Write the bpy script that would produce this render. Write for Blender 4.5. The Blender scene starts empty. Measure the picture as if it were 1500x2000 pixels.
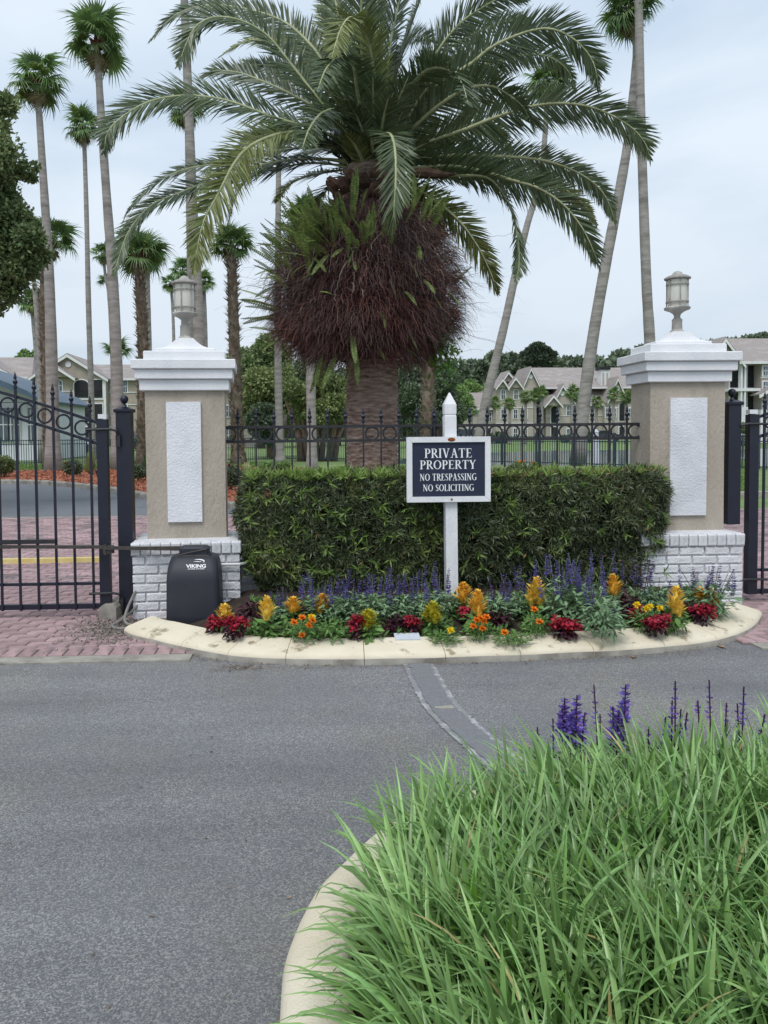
import bpy, math, random
import numpy as np
from mathutils import Vector, Matrix, noise
PI = math.pi
R = math.radians
scene = bpy.context.scene
COL = scene.collection
rng = np.random.default_rng(7)
random.seed(7)

# ---------------------------------------------------------------- camera
F, SX, SY = 1503.0, 97.0, 92.0            # focal length and rise/shift in photo pixels (1500 x 2000)
CAMZ = 1.45
CAMR = (Matrix.Rotation(-R(2.2), 3, 'Z') @ Matrix.Rotation(PI/2 - R(2.4), 3, 'X') @ Matrix.Rotation(-R(0.5), 3, 'Z'))
cd = bpy.data.cameras.new('camera')
cd.sensor_fit = 'VERTICAL'; cd.sensor_height = 36.0; cd.sensor_width = 27.0
cd.lens = F/2000*36
cd.shift_x = SX/2000; cd.shift_y = -SY/2000
cd.clip_start = .05; cd.clip_end = 3000
cam = bpy.data.objects.new('camera', cd); COL.objects.link(cam)
cam.matrix_world = Matrix.Translation((0, 0, CAMZ)) @ CAMR.to_4x4()
scene.camera = cam

def ray(px, py):
    return CAMR @ Vector(((px - 750 + SX)/F, -(py - 1000 + SY)/F, -1))
def at(px, py, Y):
    d = ray(px, py); t = Y/d.y
    return Vector((d.x*t, Y, CAMZ + d.z*t))
def gd(px, py, z=0.0):
    d = ray(px, py); t = (z - CAMZ)/d.z
    return Vector((d.x*t, d.y*t, z))

# ---------------------------------------------------------------- sky, sun, exposure
w = bpy.data.worlds.new('World'); scene.world = w; w.use_nodes = True
nt = w.node_tree; N = nt.nodes; L = nt.links
for n in list(N): N.remove(n)
SUN_EL, SUN_AZ = R(58), R(200)
sky = N.new('ShaderNodeTexSky'); sky.sky_type = 'NISHITA'; sky.sun_disc = False
sky.sun_elevation = SUN_EL; sky.sun_rotation = SUN_AZ
tc = N.new('ShaderNodeTexCoord'); mp = N.new('ShaderNodeMapping'); mp.inputs['Scale'].default_value = (1, 1, 3.2)
n1 = N.new('ShaderNodeTexNoise'); n1.inputs['Scale'].default_value = 1.7; n1.inputs['Detail'].default_value = 8; n1.inputs['Roughness'].default_value = .5; n1.inputs['Distortion'].default_value = .5
L.new(tc.outputs['Generated'], mp.inputs[0]); L.new(mp.outputs[0], n1.inputs['Vector'])
cr = N.new('ShaderNodeValToRGB')
cr.color_ramp.elements[0].position = .36; cr.color_ramp.elements[0].color = (.43, .52, .625, 1)
cr.color_ramp.elements[1].position = .62; cr.color_ramp.elements[1].color = (.59, .655, .725, 1)
L.new(n1.outputs['Fac'], cr.inputs[0])
mu = N.new('ShaderNodeVectorMath'); mu.operation = 'SCALE'; mu.inputs['Scale'].default_value = 10.3
L.new(cr.outputs[0], mu.inputs[0])
sz = N.new('ShaderNodeSeparateXYZ'); L.new(tc.outputs['Generated'], sz.inputs[0])
hz = N.new('ShaderNodeMapRange'); hz.interpolation_type = 'SMOOTHSTEP'; hz.inputs[1].default_value = -.02; hz.inputs[2].default_value = .45; hz.inputs[3].default_value = 9.2; hz.inputs[4].default_value = 10.8
L.new(sz.outputs[2], hz.inputs[0]); L.new(hz.outputs[0], mu.inputs['Scale'])
mx = N.new('ShaderNodeMix'); mx.data_type = 'RGBA'; mx.inputs[0].default_value = .94
L.new(sky.outputs[0], mx.inputs[6]); L.new(mu.outputs[0], mx.inputs[7])
bg = N.new('ShaderNodeBackground'); bg.inputs['Strength'].default_value = .10
L.new(mx.outputs[2], bg.inputs[0])
wo = N.new('ShaderNodeOutputWorld'); L.new(bg.outputs[0], wo.inputs[0])
sl = bpy.data.lights.new('sun', 'SUN'); sl.energy = 1.5; sl.angle = R(25); sl.color = (1, .975, .94)
so = bpy.data.objects.new('sun', sl); COL.objects.link(so)
sd = Vector((math.sin(SUN_AZ)*math.cos(SUN_EL), math.cos(SUN_AZ)*math.cos(SUN_EL), math.sin(SUN_EL)))
so.rotation_euler = sd.to_track_quat('Z', 'Y').to_euler()
vs = scene.view_settings
vs.view_transform = 'Standard'; vs.look = 'None'; vs.gamma = 1; vs.use_curve_mapping = False; vs.exposure = 0.43
scene.cycles.max_bounces = 6; scene.cycles.diffuse_bounces = 3; scene.cycles.transparent_max_bounces = 4
scene.cycles.use_denoising = True

# ---------------------------------------------------------------- materials
def lin(c):
    if isinstance(c, str): c = [int(c[i:i+2], 16)/255 for i in (0, 2, 4)]
    return tuple(x/12.92 if x <= .04045 else ((x+.055)/1.055)**2.4 for x in c[:3]) + (1,)
MATS = {}
def pm(name, c1, c2=None, scale=8, rough=.8, bump=0, bscale=60, island=0, objr=0, spec=.3, c3=None, s3=1.0, f3=(.5, .65),
       metal=0, detail=6, trans=0, coat=0, stretch=None):
    """noise between c1 and c2, patches of c3, brightness jitter per island or per object, fine bump"""
    if name in MATS: return MATS[name]
    m = bpy.data.materials.new(name); m.use_nodes = True; MATS[name] = m
    T = m.node_tree; N = T.nodes; L = T.links; b = N['Principled BSDF']
    b.inputs['Roughness'].default_value = rough; b.inputs['Specular IOR Level'].default_value = spec
    b.inputs['Metallic'].default_value = metal
    if coat: b.inputs['Coat Weight'].default_value = coat
    tc = N.new('ShaderNodeTexCoord'); vec = tc.outputs['Object']
    if stretch:
        mp = N.new('ShaderNodeMapping'); mp.inputs['Scale'].default_value = stretch; L.new(vec, mp.inputs[0]); vec = mp.outputs[0]
    n = N.new('ShaderNodeTexNoise'); n.inputs['Scale'].default_value = scale; n.inputs['Detail'].default_value = detail
    L.new(vec, n.inputs['Vector'])
    r = N.new('ShaderNodeValToRGB'); r.color_ramp.elements[0].position = .35; r.color_ramp.elements[1].position = .65
    r.color_ramp.elements[0].color = lin(c1); r.color_ramp.elements[1].color = lin(c2 or c1)
    L.new(n.outputs['Fac'], r.inputs[0]); out = r.outputs[0]
    if c3:
        n3 = N.new('ShaderNodeTexNoise'); n3.inputs['Scale'].default_value = s3; n3.inputs['Detail'].default_value = 8; n3.inputs['Roughness'].default_value = .65
        L.new(vec, n3.inputs['Vector'])
        r3 = N.new('ShaderNodeValToRGB'); r3.color_ramp.elements[0].position = f3[0]; r3.color_ramp.elements[1].position = f3[1]
        L.new(n3.outputs['Fac'], r3.inputs[0])
        x = N.new('ShaderNodeMix'); x.data_type = 'RGBA'; L.new(r3.outputs[0], x.inputs[0]); L.new(out, x.inputs[6]); x.inputs[7].default_value = lin(c3)
        out = x.outputs[2]
    for amt, kind in ((island, 0), (objr, 1)):
        if amt:
            g = N.new('ShaderNodeNewGeometry' if kind == 0 else 'ShaderNodeObjectInfo')
            mr = N.new('ShaderNodeMapRange'); mr.inputs[3].default_value = 1-amt; mr.inputs[4].default_value = 1+amt
            L.new(g.outputs['Random Per Island' if kind == 0 else 'Random'], mr.inputs[0])
            h = N.new('ShaderNodeHueSaturation'); L.new(mr.outputs[0], h.inputs['Value']); L.new(out, h.inputs['Color'])
            mr2 = N.new('ShaderNodeMapRange'); mr2.inputs[3].default_value = .5+amt*.035; mr2.inputs[4].default_value = .5-amt*.035
            wn = N.new('ShaderNodeTexWhiteNoise'); wn.noise_dimensions = '1D'
            L.new(g.outputs['Random Per Island' if kind == 0 else 'Random'], wn.inputs['W']); L.new(wn.outputs['Value'], mr2.inputs[0]); L.new(mr2.outputs[0], h.inputs['Hue'])
            out = h.outputs[0]
    L.new(out, b.inputs['Base Color'])
    if bump:
        nb = N.new('ShaderNodeTexNoise'); nb.inputs['Scale'].default_value = bscale; nb.inputs['Detail'].default_value = 5; nb.inputs['Roughness'].default_value = .6
        L.new(vec, nb.inputs['Vector'])
        bp = N.new('ShaderNodeBump'); bp.inputs['Strength'].default_value = min(1, bump); bp.inputs['Distance'].default_value = .01*max(1, bump)
        L.new(nb.outputs['Fac'], bp.inputs['Height']); L.new(bp.outputs[0], b.inputs['Normal'])
    if trans:
        t = N.new('ShaderNodeBsdfTranslucent'); L.new(out, t.inputs[0])
        ms = N.new('ShaderNodeMixShader'); ms.inputs[0].default_value = trans
        L.new(b.outputs[0], ms.inputs[1]); L.new(t.outputs[0], ms.inputs[2]); L.new(ms.outputs[0], N['Material Output'].inputs[0])
    return m

# ---------------------------------------------------------------- mesh helpers
class MB:
    def __init__(s): s.v = []; s.f = []
    def add(s, v, f):
        k = len(s.v); s.v += [tuple(p) for p in v]; s.f += [tuple(i+k for i in q) for q in f]; return s
    def box(s, c, d, m=None, taper=1.0):
        x, y, z = d[0]/2, d[1]/2, d[2]/2
        v = [Vector((a*x*(taper if e > 0 else 1), b*y*(taper if e > 0 else 1), e*z)) for e in (-1, 1) for b in (-1, 1) for a in (-1, 1)]
        if m is not None: v = [m @ p for p in v]
        return s.add([p + Vector(c) for p in v], [(0, 2, 3, 1), (4, 5, 7, 6), (0, 1, 5, 4), (2, 6, 7, 3), (0, 4, 6, 2), (1, 3, 7, 5)])
    def b2(s, a, b):                                                     # box by two corners
        return s.box([(a[i]+b[i])/2 for i in range(3)], [abs(b[i]-a[i]) for i in range(3)])
    def tube(s, pts, r, n=8, cap=True):
        pts = [Vector(p) for p in pts]; k = len(pts)
        rr = r if isinstance(r, (list, tuple)) else [r]*k
        v = []; up = None
        for i, p in enumerate(pts):
            t = (pts[min(i+1, k-1)] - pts[max(i-1, 0)]).normalized()
            if up is None: up = Vector((0, 0, 1)) if abs(t.z) < .9 else Vector((1, 0, 0))
            a = t.cross(up).normalized(); b = a.cross(t).normalized(); up = b
            v += [p + (a*math.cos(2*PI*j/n) + b*math.sin(2*PI*j/n))*rr[i] for j in range(n)]
        f = [(i*n+j, i*n+(j+1) % n, (i+1)*n+(j+1) % n, (i+1)*n+j) for i in range(k-1) for j in range(n)]
        if cap: f += [tuple(range(n))[::-1], tuple((k-1)*n+j for j in range(n))]
        return s.add(v, f)
    def bar(s, a, b, w, h):                                              # rectangular bar a to b, w sideways, h up
        a, b = Vector(a), Vector(b); t = (b-a).normalized()
        u = Vector((0, 0, 1)) if abs(t.z) < .95 else Vector((0, 1, 0))
        sd = t.cross(u).normalized(); u = sd.cross(t)
        v = [p + sd*i*w/2 + u*j*h/2 for p in (a, b) for i, j in ((-1, -1), (1, -1), (1, 1), (-1, 1))]
        return s.add(v, [(0, 1, 2, 3), (7, 6, 5, 4), (0, 4, 5, 1), (1, 5, 6, 2), (2, 6, 7, 3), (3, 7, 4, 0)])
    def lathe(s, prof, c=(0, 0, 0), n=20):
        v = [(c[0]+r*math.cos(2*PI*j/n), c[1]+r*math.sin(2*PI*j/n), c[2]+z) for r, z in prof for j in range(n)]
        f = [(i*n+j, i*n+(j+1) % n, (i+1)*n+(j+1) % n, (i+1)*n+j) for i in range(len(prof)-1) for j in range(n)]
        f += [tuple(range(n))[::-1], tuple((len(prof)-1)*n+j for j in range(n))]
        return s.add(v, f)
    def loft(s, rings, cap=True):
        n = len(rings[0]); v = [p for r_ in rings for p in r_]
        f = [(i*n+j, i*n+(j+1) % n, (i+1)*n+(j+1) % n, (i+1)*n+j) for i in range(len(rings)-1) for j in range(n)]
        if cap: f += [tuple(range(n))[::-1], tuple((len(rings)-1)*n+j for j in range(n))]
        return s.add(v, f)
    def prism(s, poly, y0, y1):                                          # polygon of (x, z) from depth y0 to y1
        n = len(poly); v = [(x, y0, z) for x, z in poly] + [(x, y1, z) for x, z in poly]
        return s.add(v, [tuple(range(n)), tuple(range(2*n-1, n-1, -1))] + [((j+1) % n, j, j+n, (j+1) % n+n) for j in range(n)])
    def torus(s, c, R_, r, n=20, k=6):                                   # ring standing in the XZ plane
        v = []
        for i in range(n):
            a = 2*PI*i/n; e = Vector((math.cos(a), 0, math.sin(a)))
            v += [Vector(c) + e*(R_ + r*math.cos(2*PI*j/k)) + Vector((0, r*math.sin(2*PI*j/k), 0)) for j in range(k)]
        return s.add(v, [(i*k+j, i*k+(j+1) % k, ((i+1) % n)*k+(j+1) % k, ((i+1) % n)*k+j) for i in range(n) for j in range(k)])
    def mesh(s, name, mat, smooth=False):
        me = bpy.data.meshes.new(name); me.from_pydata(s.v, [], s.f)
        if mat: me.materials.append(mat)
        me.validate(); fix_normals(me)
        if smooth:
            me.shade_smooth()
            if smooth != 'full': me.set_sharp_from_angle(angle=R(40))
        return me
    def build(s, name, mat, parent=None, smooth=False, **kw):
        return link(name, s.mesh(name, mat, smooth), parent, **kw)
def fix_normals(me):
    import bmesh
    bm = bmesh.new(); bm.from_mesh(me); bmesh.ops.recalc_face_normals(bm, faces=bm.faces); bm.to_mesh(me); bm.free()
def link(name, data, parent=None, loc=None, rot=None, label=None, cat=None, group=None, kind=None, scale=None):
    o = bpy.data.objects.new(name, data); COL.objects.link(o)
    if parent: o.parent = parent
    if loc is not None: o.location = loc
    if rot is not None: o.rotation_euler = rot
    if scale is not None: o.scale = scale
    tag(o, label, cat, group, kind); return o
def tag(o, label=None, cat=None, group=None, kind=None):
    if label: o['label'] = label
    if cat: o['category'] = cat
    if group: o['group'] = group
    if kind: o['kind'] = kind
    return o
def thing(name, label, cat, loc=(0, 0, 0), rz=0, group=None):
    return link(name, None, None, loc, (0, 0, rz), label, cat, group)
def copy_tree(o, parent=None):
    c = o.copy(); COL.objects.link(c); c.parent = parent
    for ch in list(o.children): copy_tree(ch, c)
    return c
def npmesh(name, V, Q, mat, smooth=False):
    me = bpy.data.meshes.new(name); V = np.asarray(V, np.float32).reshape(-1, 3); Q = np.asarray(Q, np.int32)
    k = Q.shape[1]
    me.vertices.add(len(V)); me.vertices.foreach_set('co', V.ravel())
    me.loops.add(Q.size); me.loops.foreach_set('vertex_index', Q.ravel())
    me.polygons.add(len(Q)); me.polygons.foreach_set('loop_start', np.arange(0, Q.size, k, dtype=np.int32))
    me.update(calc_edges=True)
    if mat: me.materials.append(mat)
    if smooth: me.shade_smooth()
    return me
def nrm(a): return a/np.maximum(np.linalg.norm(a, axis=-1, keepdims=True), 1e-9)
def ribbons(path, width, side):
    """path (n,k,3), width (n,k) half widths, side (n,3) or (n,k,3) -> verts, quads"""
    n, k, _ = path.shape
    if side.ndim == 2: side = np.repeat(side[:, None, :], k, 1)
    a = path - side*width[..., None]; b = path + side*width[..., None]
    V = np.stack([a, b], 2).reshape(n*k*2, 3)
    i = np.arange(n)[:, None]*k*2 + np.arange(k-1)[None]*2
    Q = np.stack([i, i+1, i+3, i+2], -1).reshape(-1, 4)
    return V, Q
def leaves(pos, d, nor, ln, wd, bend=.25, k=3):
    """small leaves: base pos, direction d, face normal nor"""
    n = len(pos); d = nrm(d); s = nrm(np.cross(d, nor)); up = nrm(np.cross(s, d))
    t = np.linspace(0, 1, k)
    path = pos[:, None] + d[:, None]*(t[None, :, None]*ln[:, None, None]) - up[:, None]*((t**2)[None, :, None]*(bend*ln)[:, None, None])
    prof = {3: [.25, 1, .06], 4: [.2, 1, .8, .05], 2: [1, .3], 5: [.2, .8, 1, .7, .04]}[k]
    return ribbons(path, wd[:, None]*np.array(prof)[None], s)
def rdir(n):
    return nrm(rng.normal(size=(n, 3)))
def merge(parts):
    V, Q, k = [], [], 0
    for v, q in parts: V.append(v); Q.append(q+k); k += len(v)
    return np.concatenate(V), np.concatenate(Q)
def spline(pts, m):
    """Catmull-Rom through pts, m samples"""
    P = np.array([list(p) for p in pts], float); P = np.vstack([2*P[0]-P[1], P, 2*P[-1]-P[-2]])
    seg = len(P)-3; out = []
    for u in np.linspace(0, seg-1e-6, m):
        i = int(u); t = u-i; a, b, c, d = P[i:i+4]
        out.append(.5*((2*b)+(-a+c)*t+(2*a-5*b+4*c-d)*t*t+(-a+3*b-3*c+d)*t**3))
    return np.array(out)
# ---------------------------------------------------------------- material palette
M_asph = pm('asphalt', '77787c', '8a8b8f', 300, .85, 1.2, 320, c3='8a8478', s3=.8, f3=(.5, .75), detail=3)
M_asph2 = pm('asphalt_far', '6c6e72', '777a7e', 60, .9, .4, 200, c3='63656b', s3=.5)
M_conc = pm('concrete', 'a9a49a', '8f8b83', 9, .9, .5, 150, c3='77726a', s3=3)
M_kerb = pm('painted_kerb', 'e2d8c2', 'd7ccb4', 4, .85, .6, 120, c3='9c8f78', s3=7, f3=(.58, .66), stretch=(1, 1, 3))
M_kerbf = pm('cream_kerb', 'dfd5c0', 'd3c8b1', 5, .8, .6, 120, c3='a99a80', s3=4, f3=(.6, .72))
M_pav = pm('paver', 'ad9293', '967f81', 14, .9, .6, 150, objr=.16, island=.16, c3='7d7272', s3=2.2)
M_joint = pm('paver_sand', '5a5350', '6b625d', 30, .95, .4, 200)
M_lawn = pm('lawn', '748856', '627847', 3, .95, 1, 40, c3='83955f', s3=.4)
M_grass = pm('turf', '809a5a', '668048', 3, .8, island=.25, trans=.25)
M_mulch = pm('mulch', 'b5765e', '8f5a48', 30, .95, 1.5, 90, island=.3)
M_soil = pm('soil', '4a3f38', '352d28', 20, .95, 1.5, 80)
M_water = pm('pond_water', '6f7f86', '5f7078', 2, .08, .25, 3, spec=.6)
M_white = pm('white_paint', 'e6e6e8', 'dcdde0', 5, .55, .6, 130, c3='c2c1bf', s3=2.2, f3=(.58, .8), stretch=(1, 1, .35))
M_wbrick = pm('white_painted_brick', 'e2e2e5', 'd2d3d7', 12, .55, 1.4, 45, objr=.05, c3='b9b9bb', s3=6, f3=(.6, .8))
M_mort = pm('painted_mortar', 'dedfe1', 'cbccd0', 18, .7, .8, 80, c3='a5a39c', s3=3, f3=(.6, .8))
M_stucco = pm('tan_stucco', 'b5ab9e', 'aba092', 6, .9, 1.2, 70, c3='958a7a', s3=3.2, f3=(.52, .8), stretch=(1, 1, .35))
M_panel = pm('white_stucco', 'e4e5e9', 'dcdde2', 7, .7, .8, 60, c3='cfd0d4', s3=2)
M_iron = pm('black_iron', '1d2030', '191b28', 10, .38, .15, 60, spec=.5)
M_iron2 = pm('weathered_iron', '22242b', '2d2c2e', 12, .5, .3, 60, spec=.5)
M_steel = pm('dull_steel', '55504c', '46423f', 25, .5, .3, 80, metal=.4)
M_teal = pm('blue_green_fence_paint', '2f4450', '27394a', 3, .5)
M_dark = pm('dark_opening', '1b1d20', '24272a', 3, .35, spec=.5)
M_glass = pm('window_glass', '3a4650', '4c5a62', 2, .08, spec=.8)

def sheet(name, poly, z, mat, parent=None, kind='structure'):
    me = bpy.data.meshes.new(name); me.from_pydata([(p[0], p[1], z) for p in poly], [], [tuple(range(len(poly)))])
    me.materials.append(mat); fix_normals(me)
    if me.polygons[0].normal.z < 0: me.flip_normals()
    return link(name, me, parent, kind=kind)

# ---------------------------------------------------------------- ground
sheet('ground', [(-900, -60), (900, -60), (900, 1400), (-900, 1400)], -.03, M_lawn)
m = M_asph.node_tree; n_, l_ = m.nodes, m.links                          # pale aggregate specks and worn streaks in the asphalt
b_ = n_['Principled BSDF']; src = b_.inputs['Base Color'].links[0].from_socket
tc = n_.new('ShaderNodeTexCoord'); vo = n_.new('ShaderNodeTexVoronoi'); vo.inputs['Scale'].default_value = 210
l_.new(tc.outputs['Object'], vo.inputs['Vector'])
ra = n_.new('ShaderNodeValToRGB'); ra.color_ramp.elements[0].position = .38; ra.color_ramp.elements[1].position = .98
sp = n_.new('ShaderNodeSeparateColor'); l_.new(vo.outputs['Color'], sp.inputs[0]); l_.new(sp.outputs[0], ra.inputs[0])
nz = n_.new('ShaderNodeTexNoise'); nz.inputs['Scale'].default_value = 1.3; nz.inputs['Detail'].default_value = 6; l_.new(tc.outputs['Object'], nz.inputs['Vector'])
ml = n_.new('ShaderNodeMath'); ml.operation = 'MULTIPLY'; l_.new(ra.outputs[0], ml.inputs[0]); l_.new(nz.outputs['Fac'], ml.inputs[1])
mm = n_.new('ShaderNodeMix'); mm.data_type = 'RGBA'; l_.new(ml.outputs[0], mm.inputs[0]); l_.new(src, mm.inputs[6]); mm.inputs[7].default_value = lin('d6d4cf')
mp = n_.new('ShaderNodeMapping'); mp.inputs['Scale'].default_value = (.25, 1.6, 1); mp.inputs['Rotation'].default_value = (0, 0, .35)
l_.new(tc.outputs['Object'], mp.inputs[0])
n4 = n_.new('ShaderNodeTexNoise'); n4.inputs['Scale'].default_value = 1.1; n4.inputs['Detail'].default_value = 7; n4.inputs['Roughness'].default_value = .6; l_.new(mp.outputs[0], n4.inputs['Vector'])
r4 = n_.new('ShaderNodeMapRange'); r4.inputs[1].default_value = .3; r4.inputs[2].default_value = .7; r4.inputs[3].default_value = .82; r4.inputs[4].default_value = 1.18; l_.new(n4.outputs['Fac'], r4.inputs[0])
vd = n_.new('ShaderNodeMapRange'); vd.inputs[1].default_value = 0; vd.inputs[2].default_value = .35; vd.inputs[3].default_value = .76; vd.inputs[4].default_value = 1; l_.new(sp.outputs[1], vd.inputs[0])
vm = n_.new('ShaderNodeMath'); vm.operation = 'MULTIPLY'; l_.new(vd.outputs[0], vm.inputs[0]); l_.new(r4.outputs[0], vm.inputs[1])
h4 = n_.new('ShaderNodeHueSaturation'); l_.new(vm.outputs[0], h4.inputs['Value']); l_.new(mm.outputs[2], h4.inputs['Color'])
l_.new(h4.outputs[0], b_.inputs['Base Color'])
EDGE = 4.9
sheet('road', [(-40, -30), (40, -30), (40, EDGE), (-40, EDGE)], -.004, M_asph)
sheet('road_edge', [(-1.7, 4.9), (3.7, 4.9), (3.7, 6.0), (-1.7, 6.0)], -.006, M_asph)
# concrete ribbons between asphalt and pavers
def ribbon(x0, x1, y0=EDGE, y1=5.04):
    g = MB(); g.b2((x0, y0, -.06), (x1, y1, .006)); return g.build('concrete_ribbon', M_conc, kind='structure')
ribbon(-14, -.75); ribbon(3.0, 16)
# pavers: nearest ones as parts, the rest one part
brick_me = []
for v in range(4):
    g = MB(); x, y, z = .097, .047, .012
    top = [(-x+.006, -y+.006, z), (x-.006, -y+.006, z), (x-.006, y-.006, z), (-x+.006, y-.006, z)]
    mid = [(-x, -y, z-.006), (x, -y, z-.006), (x, y, z-.006), (-x, y, z-.006)]
    bot = [(-x, -y, -.05), (x, -y, -.05), (x, y, -.05), (-x, y, -.05)]
    top = [(a+random.uniform(-.002, .002), b, c+random.uniform(-.0015, .0015)) for a, b, c in top]
    g.loft([bot, mid, top]); brick_me.append(g.mesh('paver', M_pav))
def paver_field(x0, x1, y0, y1, budget, xnear):
    base = sheet('paver_driveway', [(x0, y0), (x1, y0), (x1, y1), (x0, y1)], -.004, M_joint)
    cells = []
    y = y0+.055; row = 0
    while y < y1:
        if row == 0:
            xs = np.arange(x0+.05, x1, .1); cells += [(x, y+.05, PI/2) for x in xs]; y += .155
        else:
            xs = np.arange(x0+.1+(.1 if row % 2 else 0), x1-.05, .202); cells += [(x, y, 0) for x in xs]; y += .102
        row += 1
    def vis(c):
        q = [(c[0]/max(c[1], .1))]
        return abs(c[0]/c[1]-.1) < .56
    cells.sort(key=lambda c: (not vis(c), c[1]))
    rest = MB()
    for i, (x, y, a) in enumerate(cells):
        dz = random.uniform(-.002, .002)
        if i < budget and vis((x, y)):
            link('paver', brick_me[i % 4], base, (x, y, dz), (random.uniform(-.006, .006), random.uniform(-.006, .006), a+random.uniform(-.01, .01)))
        elif y < 16 and abs(x) < y*.9+.5:
            sx, sy = (.097, .047) if a == 0 else (.047, .097)
            rest.add([(x-sx, y-sy, .011+dz), (x+sx, y-sy, .011+dz), (x+sx, y+sy, .011-dz), (x-sx, y+sy, .011-dz)], [(0, 1, 2, 3)])
    rest.build('paver', M_pav, base, kind='stuff')
paver_field(-9, -.62, 5.04, 13.6, 300, 0)
paver_field(2.95, 10, 5.04, 13.6, 300, 0)
# thin concrete header and asphalt of the inner drive, its kerb, mulch beds
g = MB(); g.b2((-12, 13.6, -.05), (-.62, 13.72, .012)); g.build('concrete_header', M_conc, kind='structure')
inner = [gd(-260, 948), gd(0, 945), gd(100, 948), gd(200, 959), gd(287, 975), gd(370, 985), gd(450, 993), gd(520, 1000)]
inner = [tuple(p) for p in spline(inner, 40)]
sheet('inner_drive', [(-.62, 13.72), (-30, 13.72), (-30, inner[0][1])] + [(p[0], p[1]) for p in inner if p[1] > 13.73], -.002, M_asph2)
def sweep(line, prof, side=1):
    """profile (offset, z) swept along a ground line; offset to the left of travel * side"""
    P = np.array([(p[0], p[1]) for p in line]); T = np.gradient(P, axis=0); T /= np.linalg.norm(T, axis=1)[:, None]
    Nn = np.stack([-T[:, 1], T[:, 0]], 1)*side
    return [[(P[i, 0]+Nn[i, 0]*o, P[i, 1]+Nn[i, 1]*o, z) for o, z in prof] for i in range(len(P))]
KP = [(0, -.03), (.0, .09), (.02, .12), (.13, .125), (.15, .11), (.15, -.03)]
g = MB(); g.loft(sweep(inner, KP, 1)); g.build('inner_kerb', M_conc, kind='structure')
def mulch_bed(name, poly, n, z=.06):
    base = sheet(name, poly, z, M_mulch)
    xs = [p[0] for p in poly]; ys = [p[1] for p in poly]
    return base
mulch_bed('mulch_bed', [(p[0]+.1, p[1]+.1) for p in inner] + [(1, 22), (-1.5, 30.5), (-30, 30.5), (-30, inner[0][1])], 0)
g = MB(); g.b2((-24, 30.55, -.02), (-9, 31.3, .05)); g.build('garden_path', M_conc, kind='structure')
# inner kerb and lawn on the right
g = MB(); g.b2((2.2, 16.2, -.03), (22, 16.45, .09)); g.build('inner_kerb', M_conc, kind='structure')
sheet('verge', [(-2, 16.46), (26, 16.46), (26, 26), (-2, 33)], .05, M_lawn)
def turf(poly_fn, n, h, name='turf'):
    pts = poly_fn(n); n = len(pts)
    d = rdir(n); d[:, 2] = np.abs(d[:, 2])+.9
    V, Q = leaves(pts, d, rdir(n), rng.uniform(.5, 1, n)*h, np.full(n, .008)*h/.08, .3)
    return link(name, npmesh(name, V, Q, M_grass), kind='stuff')
turf(lambda n: np.stack([(a := rng.uniform(13, 34, n))*rng.uniform(.5, .62, n)*.95+0*a, np.maximum(16.5, a), np.full(n, .05)], 1), 16000, .12)
turf(lambda n: np.stack([rng.uniform(-19, -1, n), rng.uniform(31.3, 38, n), np.full(n, -.03)], 1), 14000, .16)
# mulch chips, big enough to catch light
n = 26000; a = rng.uniform(14, 31, n); xx = rng.uniform(-17, .6, n)
P_ = np.stack([xx, a, np.full(n, .065)], 1); kx = np.interp(xx, [p[0] for p in inner], [p[1] for p in inner]); P_ = P_[a > kx+.2]; n = len(P_)
d = rdir(n); d[:, 2] = np.abs(d[:, 2])*.4
V, Q = leaves(P_, d, rdir(n), rng.uniform(.05, .12, n), rng.uniform(.01, .025, n), .1, 2)
link('mulch_chips', npmesh('mulch_chips', V, Q, M_mulch), kind='stuff')
# pond beyond the fence
sheet('pond', [(4, 36), (13, 30), (26, 28), (48, 34), (44, 56), (18, 56), (7, 48)], -.02, M_water)
# soil behind and under the planting, between the pillars
sheet('planting_ground', [(-.9, 5.6), (3.1, 5.6), (3.1, 10.4), (-.6, 10.4)], .012, M_soil)
sheet('palm_island', [(-.55, 10.4), (2.9, 10.4), (2.9, 14.5), (-.55, 14.5)], .03, M_mulch)

# ---------------------------------------------------------------- kerbed flower bed between the gates
outer_px = [(242, 1240), (262, 1250), (300, 1259), (345, 1270), (400, 1282), (460, 1292), (530, 1296), (620, 1298), (720, 1298), (820, 1296), (920, 1293), (1010, 1290), (1100, 1286),
            (1190, 1281), (1280, 1275), (1350, 1268), (1410, 1258), (1452, 1244), (1478, 1226), (1489, 1208)]
outer = spline([gd(*p) for p in outer_px], 97)
KB = [(0, -.03), (.0, .034), (.012, .052), (.03, .062), (.20, .105), (.235, .105), (.25, .09), (.25, -.03)]
rings = sweep(outer, KB, 1)
kb = link('flower_bed_kerb', None, kind='structure')
for i in range(0, 96, 8):                                                 # poured in lengths with open joints
    rr = [[Vector(p) for p in r_] for r_ in rings[i:i+9]]
    rr[0] = [p.lerp(q, .03) for p, q in zip(rr[0], rr[1])]; rr[-1] = [p.lerp(q, .03) for p, q in zip(rr[-1], rr[-2])]
    for r_ in rr[1:-1]:
        for p in r_: p.z += .004*noise.noise(p*3)
    g = MB(); g.loft(rr); o_ = g.build('kerb_length', M_kerb, kb, smooth=True); o_.data.materials.append(M_conc)   # bare concrete below the paint line
    for f_ in o_.data.polygons:
        if f_.center.z < .013 and abs(f_.normal.z) < .3: f_.material_index = 1
inner_edge = [Vector(r_[5]) for r_ in rings]
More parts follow.
